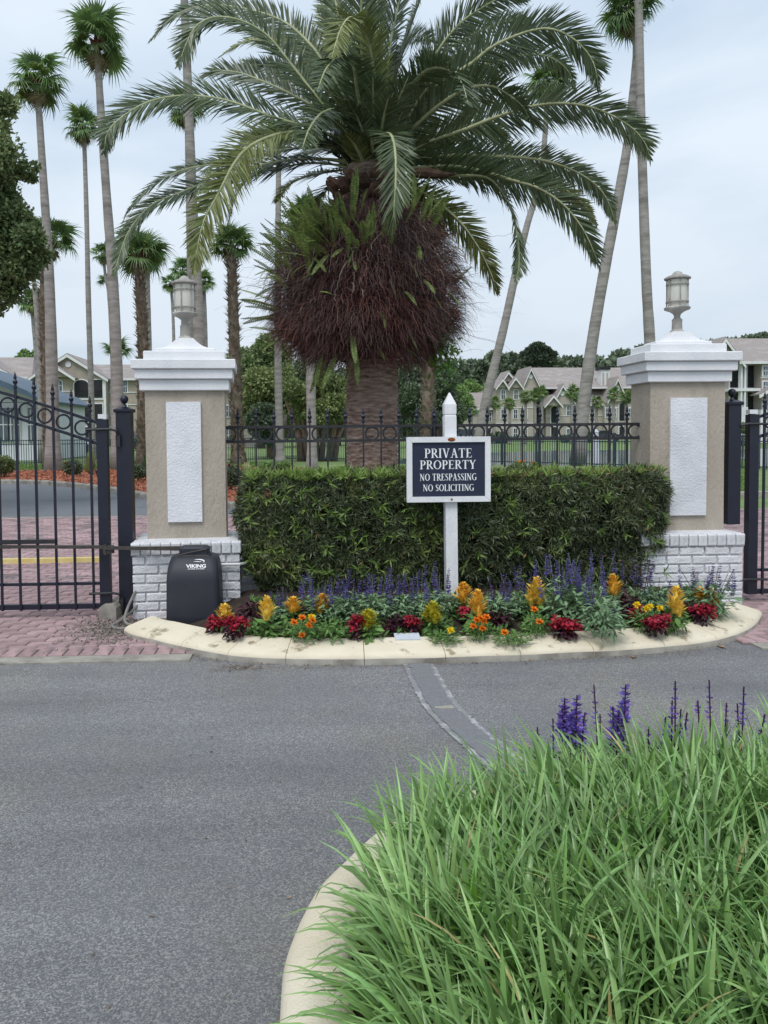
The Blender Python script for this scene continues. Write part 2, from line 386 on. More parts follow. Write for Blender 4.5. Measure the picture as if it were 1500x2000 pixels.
# soil mound
V, Q = [], []; K = 12
for i, p in enumerate(inner_edge):
    e = Vector((max(-.95, min(3.0, p.x*1.0)), 6.2, 0))
    for j in range(K):
        t = j/(K-1); q = Vector((p.x, p.y, 0)).lerp(e, t)
        z = (.085 + .10*min(1, t*1.6))*min(1, max(.25, (q.x+1.0)/.55)) + .012*noise.noise(Vector((q.x*6, q.y*6, 0)))
        V.append((q.x, q.y, z))
Q = [(i*K+j, (i+1)*K+j, (i+1)*K+j+1, i*K+j+1) for i in range(len(inner_edge)-1) for j in range(K-1)]
link('bed_soil', npmesh('bed_soil', V, Q, M_soil, True), kind='structure')
def soil_z(x, y):
    ye = np.interp(x, [p.x for p in inner_edge], [p.y for p in inner_edge])
    return (.085 + .10*min(1, max(0, (y-ye)/(6.2-ye))*1.6))*min(1, max(.25, (x+1.0)/.55))
# stains beside the kerb: damp fine gravel by the left tip
n = 2500; P_ = np.stack([rng.normal(-1.42, .16, n), rng.normal(5.75, .22, n), np.full(n, .014)], 1)
V, Q = leaves(P_, rdir(n), rdir(n), rng.uniform(.006, .02, n), rng.uniform(.004, .01, n), 0, 2)
link('loose_gravel', npmesh('loose_gravel', V, Q, pm('gravel', '9a948c', '6a645e', 50, .9, island=.4)), kind='stuff')

# grit and leaf litter lying along the kerb and on the asphalt
n = 900; k_ = rng.integers(0, 97, n); P_ = np.stack([outer[k_, 0]+rng.normal(0, .02, n), outer[k_, 1]-np.abs(rng.normal(0, .05, n))-.004, np.full(n, .003)], 1)
c_ = np.array(gd(470, 1304)); P_[:220] = c_+rng.normal(0, 1, (220, 3))*[.09, .03, 0]+[0, 0, .003]
P2 = np.stack([rng.uniform(-2.5, 3, 240), rng.uniform(1.5, 4.9, 240), np.full(240, .002)], 1); P_ = np.concatenate([P_, P2]); n = len(P_); d = rdir(n); d[:, 2] *= .15
V, Q = leaves(P_, d, rdir(n)+[0, 0, 2], rng.uniform(.005, .022, n), rng.uniform(.0015, .006, n), 0, 3)
link('leaf_litter', npmesh('leaf_litter', V, Q, pm('litter', '8a7a66', '5f5346', 60, .9, island=.5)), kind='stuff')
# asphalt patch: sealed utility trench running away to the kerb
def strip(pts, wl, z, mat, name):
    C_ = spline([gd(*p) for p in pts], 120); T = np.gradient(C_, axis=0); T /= np.linalg.norm(T, axis=1)[:, None]
    V = []
    for i, (c, t) in enumerate(zip(C_, T)):
        nn = np.array([-t[1], t[0], 0])
        for s in (-1, 1):
            wv = wl*(1+.16*noise.noise(Vector((i*.55, s*9, wl*40)))+.12*noise.noise(Vector((i*1.9, s*5, wl*40))))
            V.append(tuple((c+nn*s*wv)[:2])+(z,))
    Q = [(2*i, 2*i+1, 2*i+3, 2*i+2) for i in range(119)]
    me = npmesh(name, V, Q, mat)
    if me.polygons[0].normal.z < 0: me.flip_normals()
    return link(name, me, kind='structure')
TR = [(818, 1297), (836, 1335), (862, 1378), (898, 1415), (940, 1452), (1010, 1510)]
def ragged(name, c1, c2, thr):
    m = pm(name, c1, c2, 60, .85, .6, 200)
    return m
strip(TR, .098, .001, pm('tar_edge', 'b2b2b5', 'a4a4a6', 30, .8, .5, 200, c3='89898b', s3=9, f3=(.43, .5)), 'asphalt_seam')
strip(TR, .066, .005, pm('asphalt_patch', '76777b', '828387', 60, .8, .6, 220, c3='7f7d7a', s3=3, f3=(.55, .7)), 'asphalt_patch')
g = MB(); c = gd(868, 1382, .006); g.box(c, (.10, .03, .006)); g.box(c+Vector((.02, .012, .002)), (.05, .02, .005)); g.build('asphalt_scab', M_conc, kind='structure')
# yellow painted kerb behind the left gate
a, b = gd(-120, 1104), gd(197, 1100); g = MB(); g.bar(Vector((a.x, a.y, .035)), Vector((b.x, a.y+.03, .035)), .09, .05)
g.build('yellow_kerb', pm('yellow_paint', 'd8c789', 'c9b677', 8, .7, .4), kind='structure')
# low kerb running inwards beside the left post
ln = spline([(-1.62, 6.02, 0), (-1.56, 6.5, 0), (-1.42, 7.2, 0), (-1.25, 8.2, 0)], 16)
g = MB(); g.loft(sweep(ln, [(0, -.02), (.005, .10), (.03, .12), (.12, .125), (.14, .1), (.14, -.02)], -1)); g.build('drive_kerb', M_conc, kind='structure')

# ---------------------------------------------------------------- gate pillars
wb = []
for v in range(4):
    g = MB(); x, y, z = .098, .02, .028
    f = [(-x, y, -z), (x, y, -z), (x, y, z), (-x, y, z)]
    mid = [(a+random.uniform(-.002, .002), -y+.008, c+random.uniform(-.002, .002)) for a, _, c in f]
    fr = [(a*.94+random.uniform(-.002, .002), -y+random.uniform(-.003, .002), c*.8) for a, _, c in f]
    g.loft([f, mid, fr]); wb.append(g.mesh('brick', M_wbrick, smooth=True))
def brick_wall(parent, o, u, length, z0, courses, pitch=.072, first=0):
    """bricks laid from o along unit vector u, facing outwards (right of u)"""
    u = Vector(u); rz = math.atan2(u.y, u.x)
    for c in range(courses):
        x = 0 if (c+first) % 2 else -.104; z = z0+pitch*(c+.5)
        while x < length-.005:
            a, b = max(0, x), min(length, x+.2)
            if b-a > .03:
                p = Vector(o)+u*((a+b)/2)
                link('brick', random.choice(wb), parent, (p.x, p.y, z), (0, 0, rz), scale=((b-a)/.2, 1, pitch/.066*.98))
            x += .208
def soldier(parent, o, u, length, z, h=.1):
    u = Vector(u); rz = math.atan2(u.y, u.x); n = round(length/.075); s = length/n
    for i in range(n):
        p = Vector(o)+u*(s*(i+.5))
        link('brick', random.choice(wb), parent, (p.x, p.y, z+random.uniform(-.002, .002)), (0, 0, rz), scale=((s-.008)/.196, 1.3, h/.058))
def square(hw, z, cx, cy, hd=None): hd = hd or hw; return [(cx-hw, cy-hd, z), (cx+hw, cy-hd, z), (cx+hw, cy+hd, z), (cx-hw, cy+hd, z)]
def pillar(label, cx, fy, panel, zt, turn=0):
    """cx centre, fy stucco front face"""
    cy = fy+.185
    t = thing('gate_pillar', label, 'gate pillar', (0, 0, 0), group='stucco pillars of the gateway')
    hw = .415; hd = .29
    g = MB(); g.b2((cx-hw+.018, cy-hd+.018, 0), (cx+hw-.018, cy+hd-.018, .585)); g.build('brick_base_core', M_mort, t)
    z0 = .0
    brick_wall(t, (cx-hw, cy-hd+.02, 0), (1, 0, 0), 2*hw, z0, 7)
    brick_wall(t, (cx-hw+.02, cy+hd, 0), (0, -1, 0), 2*hd-.04, z0, 7, first=1)
    brick_wall(t, (cx+hw-.02, cy-hd, 0), (0, 1, 0), 2*hd-.04, z0, 7, first=1)
    soldier(t, (cx-hw-.012, cy-hd+.012, 0), (1, 0, 0), 2*hw+.024, .556)
    soldier(t, (cx-hw+.012, cy+hd, 0), (0, -1, 0), 2*hd-.03, .556)
    soldier(t, (cx+hw-.012, cy-hd+.02, 0), (0, 1, 0), 2*hd-.03, .556)
    g = MB(); g.loft([square(hw-.004, .575, cx, cy, hd-.004), square(hw-.012, .612, cx, cy, hd-.012), square(.32, .625, cx, cy, .195)]); g.build('ledge', M_wbrick, t)
    g = MB(); g.loft([square(.31, .60, cx, cy, .185), square(.308, 1.2, cx, cy, .183), square(.31, zt, cx, cy, .185)]); g.build('stucco_shaft', M_stucco, t)
    p0, p1 = at(panel[0], panel[2], fy-.02), at(panel[1], panel[3], fy-.02)
    g = MB(); g.b2((p0.x, fy-.022, p1.z), (p1.x, fy+.02, p0.z)); g.build('raised_panel', M_panel, t, smooth=False)
    z = zt
    def slab(hw_, h, z, name='cornice_slab', b=.006):
        g = MB(); q = hw_-.125; g.loft([square(hw_-b, z, cx, cy, q-b), square(hw_, z+b, cx, cy, q), square(hw_, z+h-b, cx, cy, q), square(hw_-b, z+h, cx, cy, q-b)])
        g.build(name, M_white, t)
    slab(.345, .088, z); slab(.375, .078, z+.088); slab(.40, .075, z+.166); slab(.315, .072, z+.241, 'cap_block'); slab(.235, .03, z+.313, 'cap_block')
    rr = []
    for k in range(9):
        s = k/8; rr.append(square(.235-.012-.16*s**.62, z+.343+.085*s**1.35, cx, cy, .10-.03*s**.62))
    g = MB(); g.loft(rr); g.build('pyramid_cap', M_white, t)
    if turn:
        m_ = Matrix.Rotation(R(turn), 3, 'Z'); c_ = Vector((cx, cy, 0)); t.location = c_-m_ @ c_; t.rotation_euler.z = R(turn)
    return cx, cy, z+.425
LX = (at(284, 900, 6.12).x+at(436, 900, 6.12).x)/2
RX = (at(1271, 900, 6.17).x+at(1413, 900, 6.17).x)/2
print('pillars', LX, RX)
LP = pillar('left gate pillar of tan stucco with white panel and painted brick base, beside the black operator box', LX, 6.12, (321, 392, 785, 1019), 1.79, 3.6)
RP = pillar('right gate pillar of tan stucco with white panel, partly hidden by the right end of the hedge', RX, 6.17, (1310, 1379, 777, 1006), 1.835)

# lanterns
M_lamp = pm('cast_metal', 'a39f99', '8f8b86', 20, .6, .4, 120, metal=.1, c3='bdbab3', s3=9)
M_milk = pm('frosted_glass', 'efece2', 'e6e3d8', 8, .35, spec=.5, trans=.3)
def lantern(label, c, s=1.0):
    t = thing('pillar_lantern', label, 'lantern', c, group='lanterns on the pillar caps'); 
    g = MB(); g.lathe([(.065, 0), (.062, .02), (.045, .035), (.043, .10), (.046, .115), (.030, .13), (.026, .145), (.035, .165), (.065, .185), (.108, .2), (.113, .213), (.105, .222)], n=28); g.build('base', M_lamp, t, smooth=True)
    g = MB(); g.lathe([(.078, .222), (.083, .26), (.085, .41), (.083, .445)], n=32); g.build('glass', M_milk, t, smooth=True)
    for z in (.262, .405):
        g = MB(); n = 28
        g.loft([[(r*math.cos(2*PI*j/n), r*math.sin(2*PI*j/n), zz) for j in range(n)] for r, zz in ((.088, z-.004), (.098, z-.004), (.098, z+.004), (.088, z+.004), (.088, z-.0041))], cap=False); g.build('cage_ring', M_lamp, t, smooth=True)
    for k in range(6):
        a = k*PI/3+.35; g = MB(); g.tube([(.092*math.cos(a), .092*math.sin(a), .215), (.092*math.cos(a), .092*math.sin(a), .452)], .005, 6); g.build('cage_bar', M_lamp, t)
    g = MB(); g.lathe([(.10, .447), (.113, .452), (.113, .462), (.085, .478), (.058, .486), (.046, .492), (.035, .508), (.015, .518), (0.002, .519)], n=28); g.build('roof', M_lamp, t, smooth=True)
    return t
lantern('weathered round lantern on top of the left pillar cap', (LP[0]-.005, LP[1], LP[2]-.01)).scale = (.92, .92, 1)
lantern('weathered round lantern on top of the right pillar cap', (RP[0]-.005, RP[1], RP[2]-.01)).scale = (.92, .92, 1)

# low wall that joins the pillars behind the hedge
t = thing('low_brick_wall', 'low white painted brick wall behind the hedge, showing right of the left pillar', 'wall')
x0, x1, wy = LX+.415, RX-.415, 6.34
g = MB(); g.b2((x0, wy, 0), (x1, wy+.2, .375)); g.build('wall_core', M_mort, t)
brick_wall(t, (x0, wy-.005, 0), (1, 0, 0), .75, .0, 5)
g = MB(); g.b2((x0, wy-.03, .375), (x1, wy+.22, .41)); g.build('coping', M_white, t)
g = MB(); p = LP[0]+.2; g.tube([(p, 6.0, .43), (x0+.02, 6.0, .43), (x0+.06, 6.05, .43), (x0+.08, 6.2, .43), (x0+.1, 6.28, .43), (x0+.4, 6.29, .43)], .011, 8)
tag(g.build('wall_conduit', M_white, smooth=True), 'thin white conduit pipe along the brickwork right of the operator box', 'pipe')

# ---------------------------------------------------------------- iron fence between the pillars
FY = 6.38
def finial(s=1.0, hgt=.13):
    g = MB(); g.lathe([(.010*s, 0), (.017*s, .004), (.017*s, .016), (.011*s, .02), (.011*s, .034), (.017*s, .04), (.019*s, .055), (.012*s, .065), (.009*s, .07), (.013*s, .08), (.0105*s, .095), (.004*s, .12), (.001*s, hgt)], n=10)
    return g
fin_me = finial().mesh('finial', M_iron, True)
t = thing('iron_fence', 'black wrought iron fence with rings and spear finials between the two pillars', 'fence')
zt, zb = at(640, 833, FY).z, at(640, 861, FY).z
fx0, fx1 = LX+.30, RX-.30
for z in (zt, zb):
    g = MB(); g.b2((fx0, FY-.013, z-.011), (fx1, FY+.013, z+.011)); g.build('rail', M_iron2, t)
g = MB(); g.b2((fx0, FY-.013, .5), (fx1, FY+.013, .53)); g.build('rail', M_iron2, t)
px0 = at(465, 850, FY).x; step = (at(1223, 850, FY).x-px0)/22
print('fence step', step)
pk = MB(); pk.box((0, 0, 0), (.014, .014, zt+.035-.41)); pk = pk.mesh('picket', M_iron2)
rg = MB(); rg.torus((0, 0, 0), step*.5-.012-.008, .008, 24, 6); rg = rg.mesh('ring', M_iron2, True)
for i in range(23):
    x = px0+step*i
    link('picket', pk, t, (x, FY-.014 if i != 11 else FY-.014, (zt+.035+.41)/2))
    p = link('finial', fin_me, t, (x, FY-.014, zt+.03))
for i in range(24):
    x = px0+step*(i-.5)
    if i in (6, 7): continue
    link('ring', rg, t, (x, FY, (zt+zb)/2))
px_ = at(850, 850, FY).x
g = MB(); g.b2((px_-.022, FY+.02, .41), (px_+.022, FY+.064, zt+.05)); g.build('post', M_iron, t)
g = MB(); g.lathe([(.03, 0), (.03, .01), (.012, .015), (.01, .022), (.022, .03), (.026, .045), (.02, .062), (.004, .07)], (px_, FY+.042, zt+.05), 14); g.build('ball_cap', M_iron, t, smooth=True)

# ---------------------------------------------------------------- gate posts and gates
def gate_post(label, px, y, ptop, pbot, w, zbot=None):
    c = at(px, (ptop+pbot)/2, y).x; z1 = at(px, ptop, y).z; z0 = 0 if zbot is None else zbot
    t = thing('gate_post', label, 'post', (c, y, z0), group='black square posts the gates hang on')
    h = z1-z0
    g = MB(); g.b2((-w/2, -w/2, 0), (w/2, w/2, h)); g.build('shaft', M_iron, t)
    g = MB(); g.loft([square(w/2+.008, h-.012, 0, 0), square(w/2+.014, h, 0, 0), square(w/2+.014, h+.014, 0, 0), square(.03, h+.032, 0, 0)]); g.build('cap', M_iron, t)
    g = MB(); g.lathe([(.026, h+.03), (.012, h+.045), (.010, h+.058), (.022, h+.066), (.031, h+.085), (.033, h+.097), (.029, h+.112), (.016, h+.124), (.002, h+.128)], n=18); g.build('ball', M_iron, t, smooth=True)
    return c
PLx = gate_post('black gate post with ball top standing left of the left pillar', 247, 6.2, 803, 1190, .115)
PRx = gate_post('black gate post with ball top fixed beside the right pillar above its brick base', 1428, 6.28, 789, 1030, .105, zbot=.66)
def gate(label, hx, sgn, n, gy=6.12):
    """hinge stile at hx; leaf runs sgn*x away from it, rising"""
    t = thing('driveway_gate', label, 'gate', (0, 0, 0), group='swinging iron driveway gates')
    def rise(d): return .36*d-.045*d*d
    ST = 1.575
    X = lambda d: hx+sgn*d
    g = MB(); g.b2((X(-.04), gy-.035, .075), (X(.04), gy+.035, ST-.005)); g.build('hinge_stile', M_iron, t)
    g = MB(); g.b2((X(-.038), gy-.03, ST), (X(.028), gy+.03, ST+.035)); g.build('stile_cap', M_white, t)
    Lg = .145*n+.1
    for off, nm in ((0, 0), (-.165, 1)):
        g = MB(); pts = [(X(.04+d), gy, ST-.03+off+rise(d)) for d in np.linspace(0, Lg, 14)]
        g.loft([[(p[0], p[1]+a, p[2]+b) for a, b in ((-.014, -.012), (.014, -.012), (.014, .012), (-.014, .012))] for p in pts]); g.build('top_rail', M_iron, t)
    for z, h in ((.095, .04), (.275, .022)):
        g = MB(); g.b2((X(.04), gy-.016, z-h/2), (X(Lg), gy+.016, z+h/2)); g.build('lower_rail', M_iron, t)
    rg_ = MB(); rg_.torus((0, 0, 0), .054, .008, 24, 6); rgm = rg_.mesh('ring', M_iron, True)
    for i in range(n):
        d = .05+.1425*i
        zt_ = ST-.03+rise(d)+.07
        g = MB(); g.b2((X(d+.04)-.009, gy-.03, .07), (X(d+.04)+.009, gy-.0145, zt_)); g.build('picket', M_iron, t)
        link('finial', fin_me, t, (X(d+.04), gy-.022, zt_-.005))
        dm = d+.071
        link('ring', rgm, t, (X(dm+.04), gy, ST-.03-.0825+rise(dm)))
    g = MB(); g.b2((X(Lg), gy-.03, .075), (X(Lg+.06), gy+.03, ST+rise(Lg))); g.build('meeting_stile', M_iron, t)
    for z in (ST-.085, .2):
        g = MB(); g.tube([(X(.12), gy-.045, z), (X(-.06), gy-.045, z+.004), (X(-.11), gy-.03, z-.01), (X(-.12), gy+.01, z-.06), (X(-.12), gy+.01, z-.11)], .010, 8)
        g.box((X(-.118), gy+.015, z-.09), (.035, .05, .09)); g.build('hinge', M_iron2, t, smooth=True)
    return t
hx = at(204, 1000, 6.12).x
gate('left driveway gate of black iron pickets, linked to the operator arm', hx, -1, 17)
hx2 = at(1467, 1000, 6.25).x
gate('right driveway gate of black iron pickets, cut off by the right edge of the photo', hx2, 1, 17, 6.25)

# ---------------------------------------------------------------- gate operator
M_box = pm('charcoal_plastic', '33353d', '2e3038', 6, .55, .12, 160, spec=.35)
oy = 5.72; ox = at(375, 1150, oy).x
t = thing('gate_operator', 'rounded charcoal gate operator box with white lettering in front of the left pillar', 'gate operator', (ox, oy+.16, -.012)); t.scale = (1, 1, 1.07)
def rrect(hw, hd, r, z, n=5, fy=0):
    pts = []
    for cx_, cy_, a0 in ((hw-r, hd-r, 0), (-hw+r, hd-r, PI/2), (-hw+r, -hd+r, PI), (hw-r, -hd+r, 1.5*PI)):
        pts += [(cx_+r*math.cos(a0+k*PI/2/n), cy_+fy+r*math.sin(a0+k*PI/2/n), z) for k in range(n+1)]
    return pts
g = MB()
prof = [(.202, .17, .05, -.05, 0), (.200, .168, .05, .10, 0), (.196, .163, .05, .34, 0), (.192, .160, .05, .385, 0), (.188, .148, .055, .43, .010), (.182, .133, .06, .465, .022), (.172, .120, .06, .488, .030), (.155, .105, .055, .50, .034), (.10, .07, .04, .503, .034)]
g.loft([rrect(a, b, r, z, fy=f) for a, b, r, z, f in prof]); g.build('housing', M_box, t, smooth='full')
g = MB(); g.loft([rrect(.125, .075, .03, .500, fy=.02), rrect(.125, .075, .03, .512, fy=.02), rrect(.112, .07, .03, .515, fy=.02), rrect(.115, .072, .03, .553, fy=.02), rrect(.095, .06, .03, .566, fy=.02)]); g.build('motor_head', M_box, t, smooth=True)
g = MB(); g.tube([(-.11, -.06, .512), (-.03, -.062, .53), (.06, -.06, .545), (.1, -.05, .55)], .004, 6); g.tube([(-.12, -.058, .505), (.12, -.058, .502)], .004, 6); g.build('cable', M_steel, t, smooth=True)
az = .545; bx = at(198, 1080, oy+.14).x-ox
g = MB(); g.bar((-.09, .02, az), (bx, .10, az+.005), .035, .022); g.bar((bx+.04, .10, az+.004), (-.1, .02, az+.012), .02, .014); g.build('arm', M_steel, t)
g = MB(); g.bar((bx+.05, .14, az+.005), (bx-1.6, .20, az+.02), .04, .022); g.box((bx+.02, .12, az-.012), (.075, .05, .05)); g.tube([(bx, .1, az-.045), (bx, .1, az+.03)], .012, 8); g.build('arm_link', M_steel, t)
g = MB(); g.box((bx-.62, .19, az+.045), (.42, .03, .03)); g.build('arm_bracket', M_iron2, t)
M_print = pm('white_print', 'e8e8ea', 'dedee2', 8, .5)
def text(s, size, parent, loc, rot, mat, name='lettering', wide=1.0, ext=.0004, bold=0):
    cu = bpy.data.curves.new('lettering', 'FONT'); cu.body = s; cu.size = size; cu.extrude = ext; cu.align_x = 'CENTER'; cu.offset = bold
    ob = bpy.data.objects.new('tmp', cu); COL.objects.link(ob)
    dg = bpy.context.evaluated_depsgraph_get(); me = bpy.data.meshes.new_from_object(ob.evaluated_get(dg))
    bpy.data.objects.remove(ob); me.materials.clear(); me.materials.append(mat)
    return link(name, me, parent, loc, rot, scale=(wide, 1, 1))
# the print sits on the sloping upper front: slope between (y -.163+... ) rings
tilt = math.atan2(.50-.43, (.133-.022)-(.105-.034)+.0)
def onface(x, z): 
    zs = [.385, .43, .465, .488]; ys = [-.160, -.138, -.111, -.090]
    return Vector((x, float(np.interp(z, zs, ys))-.0035, z))
p = onface(.03, .434); text('VIKING', .036, t, p, (R(58), 0, 0), M_print, wide=1.25, bold=.0012)
p = onface(.03, .4225); text('ACCESS SYSTEMS', .0125, t, p, (R(62), 0, 0), M_print, wide=1.3, bold=.0002)
def stroke_mesh(paths, name, mat, parent, depth=.0006, **kw):
    V, Qs, k = [], [], 0; g = MB()
    for i, (pts, wd) in enumerate(paths):
        pts = [Vector(p) for p in pts]; n = len(pts); e = depth*(i % 3)*.15
        fr = []
        for j, p in enumerate(pts):
            tt = (pts[min(j+1, n-1)]-pts[max(j-1, 0)]).normalized(); nn = Vector((-tt.y, tt.x, 0))*(wd[j] if isinstance(wd, (list, tuple)) else wd)/2
            fr.append([p+nn, p-nn, p-nn+Vector((0, 0, depth+e)), p+nn+Vector((0, 0, depth+e))])
        g.loft(fr)
    return g.build(name, mat, parent, **kw)
sw = [((.0+.052*math.cos(a), .0+.018*math.sin(a), 0)) for a in np.linspace(R(115), R(-35), 12)]
ww = [.001+.008*math.sin(PI*i/11) for i in range(12)]
sw2 = [((-.028+.06*u, .002-.004*u, 0)) for u in np.linspace(0, 1, 6)]
o = stroke_mesh([(sw, ww), (sw2, [.001, .003, .005, .005, .004, .002])], 'emblem', M_print, t, loc=onface(.035, .472)+Vector((0, -.002, 0)), rot=(R(48), 0, 0))
# grey hose loops by the post
g = MB(); q = [gd(262, 1208, .3), gd(250, 1190, .12), gd(243, 1205, .04), gd(252, 1222, .025), gd(285, 1224, .03), gd(310, 1222, .03)]
q = [Vector((-1.28, 6.05, .33)), Vector((-1.34, 5.98, .2)), Vector((-1.375, 5.9, .1)), Vector((-1.37, 5.82, .04)), Vector((-1.30, 5.76, .02)), Vector((-1.15, 5.74, .02)), Vector((-1.0, 5.8, .03))]
g.tube(spline(q, 30), .011, 8)
q = [Vector((-1.27, 6.07, .2)), Vector((-1.33, 5.98, .10)), Vector((-1.42, 5.88, .03)), Vector((-1.45, 5.76, .02)), Vector((-1.38, 5.68, .02)), Vector((-1.25, 5.70, .02)), Vector((-1.12, 5.78, .025))]
g.tube(spline(q, 30), .011, 8)
tag(g.build('conduit_hose', pm('grey_hose', '86847f', '7a7772', 20, .6), smooth=True), 'grey conduit hose looping to the ground between left post and operator box', 'hose')

# ---------------------------------------------------------------- sign
sy = 5.80
sc = at(875.5, 916, sy); sx0, sx1 = at(794, 916, sy).x, at(957, 916, sy).x; sz1, sz0 = at(876, 853, sy).z, at(876, 980, sy).z
M_signw = pm('white_painted_wood', 'e4e4e6', 'd9d9dc', 12, .6, .4, 60, c3='9a9690', s3=16, f3=(.68, .74), stretch=(1, 1, .4))
t = thing('property_sign', 'dark blue private property sign in a white frame on a white wooden post', 'sign', ((sx0+sx1)/2, sy, 0))
hw = (sx1-sx0)/2; cx = (sx0+sx1)/2
pcx = at(878, 900, sy+.06).x-cx; zt_ = at(876, 790, sy+.06).z; ztip = at(876, 767, sy+.06).z
g = MB(); h = .045
g.loft([square(h, .10, pcx+.012, .06), square(h, .6, pcx+.008, .06), square(h, zt_-.09, pcx, .06), square(h-.004, zt_-.085, pcx, .06), square(h-.004, zt_-.078, pcx, .06), square(h, zt_-.073, pcx, .06), square(h, zt_, pcx, .06), square(.004, ztip, pcx, .06)])
g.build('post', M_signw, t)
fwid = .042
def frame_piece(a, b, c, d): g = MB(); g.prism([a, b, c, d], -.022, .013); g.build('frame_strip', M_signw, t)
e = .0008
frame_piece((-hw, sz1), (hw, sz1), (hw-fwid, sz1-fwid+e), (-hw+fwid, sz1-fwid+e)); frame_piece((-hw, sz0), (-hw+fwid, sz0+fwid-e), (hw-fwid, sz0+fwid-e), (hw, sz0))
frame_piece((-hw, sz1-.002), (-hw+fwid-e, sz1-fwid), (-hw+fwid-e, sz0+fwid), (-hw, sz0+.002)); frame_piece((hw, sz1-.002), (hw, sz0+.002), (hw-fwid+e, sz0+fwid), (hw-fwid+e, sz1-fwid))
g = MB(); g.b2((-hw+fwid-.005, -.008, sz0+fwid-.005), (hw-fwid+.005, .004, sz1-fwid+.005)); g.build('board', pm('navy_board', '2c3247', '272d40', 6, .55, spec=.3), t)
g = MB(); g.lathe([(.001, 0), (.008, 0), (.008, .003), (.003, .005)], n=12); me = g.mesh('screw', pm('rust', '9a5a34', '6d3b22', 60, .9), True)
link('screw', me, t, (pcx, -.022, sz1-.02), (R(90), 0, 0)); link('screw', me, t, (pcx, -.022, sz0+.02), (R(90), 0, 0))
g = MB(); g.lathe([(.001, 0), (.02, 0), (.017, .0008)], n=14); o = g.build('rust_stain', pm('rust', '9a5a34'), t, loc=(pcx, -.0222, sz1-.022), rot=(R(90), 0, 0), scale=(1.5, .8, 1))
# serif capitals built from thick and thin strokes, cap height 1
TH, TN, SF = .155, .055, .045
def arc(cx_, cy_, rx, ry, a0, a1, n=14, thick=TH, thin=TN):
    P, W = [], []
    for a in np.linspace(R(a0), R(a1), n):
        P.append((cx_+rx*math.cos(a), cy_+ry*math.sin(a), 0)); W.append(thin+(thick-thin)*abs(math.cos(a))**1.6)
    return P, W
def stem(x, a=0, b=1, w_=TH): return ([(x, a, 0), (x, b, 0)], w_)
def ser(x, y, w_=.30): yy = y+(SF/2 if y < .5 else -SF/2); return ([(x-w_/2, yy, 0), (x+w_/2, yy, 0)], SF)
def hor(x0, x1, y, w_=TN): return ([(x0, y, 0), (x1, y, 0)], w_)
def dia(x0, y0, x1, y1, w_): return ([(x0, y0, 0), (x1, y1, 0)], w_)
GL = {
 'I': (.34, [stem(.17), ser(.17, 0), ser(.17, 1)]),
 'P': (.62, [stem(.17), ser(.17, 0), ser(.17, 1), hor(.17, .34, .972), hor(.17, .34, .47), arc(.34, .721, .19, .251, 90, -90)]),
 'R': (.72, [stem(.17), ser(.17, 0), ser(.17, 1), hor(.17, .34, .972), hor(.17, .34, .50), arc(.34, .736, .18, .236, 90, -90), dia(.34, .50, .66, .02, .13), hor(.6, .74, .022, SF)]),
 'V': (.78, [dia(.15, 1, .41, 0, .15), dia(.41, 0, .64, 1, .06), ser(.14, 1, .28), ser(.64, 1, .24)]),
 'A': (.78, [dia(.15, 0, .38, 1, .06), dia(.38, 1, .64, 0, .15), ser(.13, 0, .24), ser(.64, 0, .28), hor(.22, .56, .33)]),
 'T': (.70, [stem(.35), ser(.35, 0), hor(.03, .67, .972), ([(.045, .98, 0), (.03, .76, 0)], [.05, .02]), ([(.655, .98, 0), (.67, .76, 0)], [.05, .02])]),
 'E': (.64, [stem(.17), ser(.17, 0, .28), ser(.17, 1, .28), hor(.17, .56, .972), hor(.17, .58, .028), hor(.17, .46, .51), ([(.55, .98, 0), (.565, .79, 0)], [.05, .02]), ([(.58, .02, 0), (.61, .24, 0)], [.05, .02]), stem(.46, .42, .6, .03)]),
 'O': (.84, [arc(.42, .5, .33, .48, 0, 360, 30)]),
 'Y': (.74, [dia(.12, 1, .37, .45, .15), dia(.37, .45, .61, 1, .06), stem(.37, 0, .5), ser(.37, 0), ser(.14, 1, .28), ser(.61, 1, .22)]),
 'N': (.84, [stem(.15, 0, 1, .06), stem(.68, 0, 1, .06), dia(.15, .98, .68, .03, .16), ser(.14, 0, .24), ser(.68, 1, .24), hor(.0, .16, .978, SF)]),
 'S': (.56, [([(.46, .76, 0), (.42, .90, 0), (.29, .972, 0), (.16, .92, 0), (.10, .78, 0), (.16, .64, 0), (.28, .53, 0), (.41, .42, 0), (.47, .27, 0), (.41, .10, 0), (.27, .028, 0), (.14, .08, 0), (.08, .25, 0)], [.02, .05, .055, .09, .12, .14, .15, .14, .12, .09, .055, .05, .02]), ([(.465, .76, 0), (.46, .97, 0)], [.03, .02]), ([(.08, .25, 0), (.075, .03, 0)], [.03, .02])]),
 'G': (.82, [arc(.43, .5, .34, .48, 50, 325, 24), stem(.66, .06, .42), ser(.66, .445, .26) if False else hor(.53, .79, .43, SF), ([(.66, .84, 0), (.68, .99, 0)], [.05, .02])]),
 'L': (.62, [stem(.17), ser(.17, 0, .28), ser(.17, 1, .28), hor(.17, .56, .028), ([(.565, .02, 0), (.6, .27, 0)], [.06, .02])]),
 'C': (.74, [arc(.42, .5, .34, .48, 45, 315, 24), ([(.65, .8, 0), (.67, .99, 0)], [.05, .02]), ([(.66, .2, 0), (.69, .1, 0)], [.04, .03])]),
 ' ': (.32, [])}
M_sprint = pm('sign_print', 'eceeee', 'e4e6e8', 8, .5)
